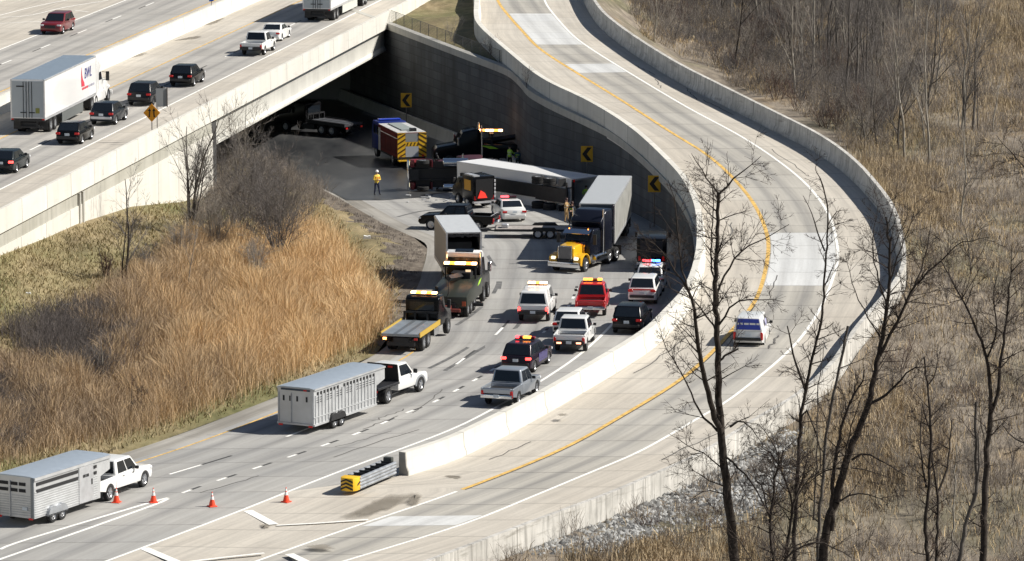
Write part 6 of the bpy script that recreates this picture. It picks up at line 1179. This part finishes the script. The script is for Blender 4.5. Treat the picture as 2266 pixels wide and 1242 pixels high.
def plant(t, px, py, floor=True, sc=1., rz=None, z=None):
    if z is None:
        z = -1.5
        for _ in range(4): p = W(px, py, z); z = floor_at(p.x, p.y)[0]
    p = W(px, py, z); t.location = p; t.scale = (sc,) * 3; t.rotation_euler = (0, 0, random.uniform(0, 6.28) if rz is None else rz); return t
q = NB('bare_dirt', .95); n2 = q.noise(q.map('Object', (1, .5, 1)), 1.1, 6, .75); u_, v_ = q.uv(); DIRT = q.done(q.ramp(n2, [(.28, (.06, .05, .04)), (.5, (.15, .125, .1)), (.75, (.28, .245, .2))]), n2, .8, .12)
tt = np.linspace(5.2, 13.6, 120); L0 = emb(tt, np.full(120, .0)); wdt = np.interp(tt, [5.2, 7, 9, 12, 13.6], [.03, .12, .17, .14, .1]) * (1 + .3 * np.sin(tt * 9) + .2 * np.sin(tt * 23)); rowsD = [emb(tt, wdt * f) + [0, 0, .035 if f < .95 else -.06] for f in np.linspace(0, 1, 8)]
structure(MB().add([tuple(p) for r_ in rowsD for p in r_], [(j * 120 + i, j * 120 + i + 1, (j + 1) * 120 + i + 1, (j + 1) * 120 + i) for j in range(7) for i in range(119)]).build('dirt_verge', DIRT))
def bank_z(px, py):
    t = rs.uniform(0, 12.9, 9000); s = rs.uniform(0, 1, 9000); P = emb(t, s); x, y = pxa(P); return P[np.argmin((x - px) ** 2 + (y - py) ** 2), 2]
# left bank
for lab, seed, px, py, h, r, bm_, tm_, stems, spr, up in (
    ('tall many stemmed bare tree before the corner of the freeway wall', 31, 424, 520, 9.0, .12, BK_MID, TW_MID, 6, .14, .22),
    ('twin stemmed bare tree in front of the bright freeway wall', 32, 278, 628, 7.2, .1, BK_DARK, TW_MID, 2, .06, .16),
    ('thin pale barked sapling below the many stemmed tree', 33, 413, 655, 4.8, .05, BK_PALE, TW_PALE, 1, .03, .2),
    ('thin pale sapling beside the dark scrub in the middle of the bank', 34, 228, 842, 3.6, .045, BK_PALE, TW_MID, 1, .05, .15),
    ('slender bare tree standing out against the bridge girder', 35, 528, 430, 7.6, .07, BK_MID, TW_PALE, 4, .08, .22),
    ('slender bare tree left of the one against the bridge girder', 36, 496, 425, 6.6, .06, BK_MID, TW_MID, 2, .08, .2),
    ('small dark bush with upright stems near the road in the golden reeds', 37, 303, 930, 2.9, .04, BK_DARK, TW_DARK, 3, .2, .12)):
    plant(bare_tree('bare_tree', lab, 'tree', seed, h, r, bm_, tm_, 3, stems, spr, up), px, py, z=bank_z(px, py))
for lab, seed, px, py, h, n_ in (('large round grey brown bush nearest the overpass', 41, 545, 545, 8.0, 16), ('large round grey brown bush nearest the dirt verge', 42, 618, 590, 7.6, 16), ('grey brown bush behind the two large round bushes', 43, 585, 490, 6.0, 14), ('spreading grey bush below the twin stemmed tree', 44, 330, 615, 2.6, 9), ('wide pale grey bush left of the large round bushes', 46, 478, 560, 4.6, 14), ('wide pale grey bush in front of the large round bushes', 47, 566, 622, 3.6, 13), ('low pale grey bush between the many stemmed tree and the golden reeds', 48, 392, 575, 3.2, 13), ('dusky bush at the left foot of the twin stemmed tree', 45, 232, 610, 2.2, 8)):
    plant(bare_tree('bare_bush', lab, 'bush', seed, h, .05, BK_MID, TW_RED if seed == 45 else (TW_PALE if seed > 45 else TW_MID), 3, n_, .3, .14), px, py, z=bank_z(px, py))
# woodland at the top right: eight tree forms, copied
G_P, G_D, G_S = 'pale bare trees of the woodland', 'grey bare trees of the woodland', 'twiggy bushes of the woodland'
forms = [bare_tree('bare_tree', 'slim pale trunked bare tree in the woodland beyond the curved ramp', 'tree', 50 + k, 10.5 + 1.2 * k, .11, BK_PALE, TW_PALE, 2, 1, .03, .2, G_P, (22, 45)) for k in range(3)] + \
        [bare_tree('bare_tree', 'grey bare tree in the dense woodland beyond the curved ramp', 'tree', 60 + k, 10 + 1.4 * k, .12, BK_MID if k < 3 else BK_DARK, TW_MID if k < 3 else TW_DARK, 3, 1 + (k == 2), .08, .14, G_D) for k in range(4)] + \
        [bare_tree('bare_bush', 'twiggy leafless bush in the woodland beyond the curved ramp', 'bush', 70 + k, 3.4 + k * .5, .04, BK_MID, (TW_MID, TW_RED, TW_PALE)[k], 2, 8, .35, .12, G_S) for k in range(3)]
used = [False] * len(forms)
def tree_at(k, px, py, sc=1., label=None):
    t = forms[k] if not used[k] else copy_tree(forms[k]); used[k] = True
    if label: t['label'] = label
    plant(t, px, py, sc=sc); return t
for k, px, py, sc, lab in ((1, 2004, 357, 1.15, 'left one of two tall trees with dark lower trunks in the clearing'), (2, 2056, 360, 1.1, 'right one of two tall trees with dark lower trunks in the clearing'), (6, 1627, 150, .8, 'lone dark trunked tree in the small grassy opening behind the outer barrier'), (0, 1759, 218, 1.05, 'pale slim tree rising just behind the outer barrier at the first bend'),
    (2, 1803, 160, 1, 'pale slim tree between the lone dark tree and the clearing'), (4, 2151, 290, 1, 'forked grey tree right of the clearing'), (1, 2130, 300, 1.0, 'pale tree leaning over the clearing beside the forked grey tree'), (3, 1916, 332, .62, 'thin dark stem at the left end of the clearing'), (3, 1942, 327, .66, 'thin dark stem second from the left end of the clearing'),
    (0, 1449, 104, .75, 'small pale tree close to the top of the outer barrier'), (0, 2128, 500, .8, 'thin pale sapling on the tan slope right of the curve'), (3, 2150, 620, .5, 'small grey tree on the tan slope above the forked dark tree')): tree_at(k, px, py, sc, lab)
r2 = random.Random(9)
def region(n, poly, ks, s0, s1):
    xs = [p[0] for p in poly]; ys_ = [p[1] for p in poly]; c = 0
    while c < n:
        px, py = r2.uniform(min(xs), max(xs)), r2.uniform(min(ys_), max(ys_))
        if not inpoly(np.array([px]), np.array([py]), poly)[0]: continue
        tree_at(r2.choice(ks), px, py, r2.uniform(s0, s1)); c += 1
region(150, [(1330, -60), (1420, 20), (1560, 70), (1700, 60), (1800, 180), (1900, 230), (2000, 60), (2180, -40), (2060, -110), (1400, -110)], (0, 1, 2, 0, 3, 4, 5, 4, 6), .75, 1.15)
region(32, [(1700, 90), (1790, 230), (1900, 310), (2000, 340), (2120, 350), (2280, 330), (2280, 200), (2120, 190), (1960, 120)], (0, 1, 3, 4, 5), .5, .95)
region(60, [(1400, 60), (1560, 150), (1700, 220), (1830, 290), (1960, 320), (2050, 250), (1900, 120), (1700, 40), (1450, 20)], (7, 8, 9), .7, 1.2)
region(40, [(2040, 380), (2280, 330), (2280, 1300), (2000, 1300), (1950, 1150), (1900, 960), (2010, 700)], (7, 8, 9, 7, 9), .35, .75)
region(14, [(1420, 1180), (1700, 1090), (1760, 1250), (1500, 1290)], (7, 8), .3, .55)
# a few pale and reddish bushes on the knoll and along the wall's top strip
for lab, px, py, z, k in (('pale twiggy bush on the knoll behind the wire fence', 1000, 88, 6.4, 9), ('reddish brush at the left foot of the upper ramp barrier', 1085, 118, 6.4, 8), ('brown brush squeezed between the two walls', 1165, 190, 6.2, 7)):
    t = copy_tree(forms[k]); t['label'] = lab; plant(t, px, py, z=z, sc=.55)
for lab, px, py, d in (('white piece of litter on the verge beside the golden reeds', 812, 532, (.55, .3, .25)), ('long white plank lying in the dead grass of the left bank', 138, 680, (1.15, .15, .08)), ('small white scrap near the left picture edge on the bank', 62, 656, (.35, .2, .15)), ('small white scrap between the plank and the golden reeds', 246, 693, (.35, .2, .12))):
    o = litter(lab, px, py, d); p = W(px, py, bank_z(px, py)); o.location = p + Vector((0, 0, .12)); o.rotation_euler = (0, 0, r2.uniform(-.4, .4))
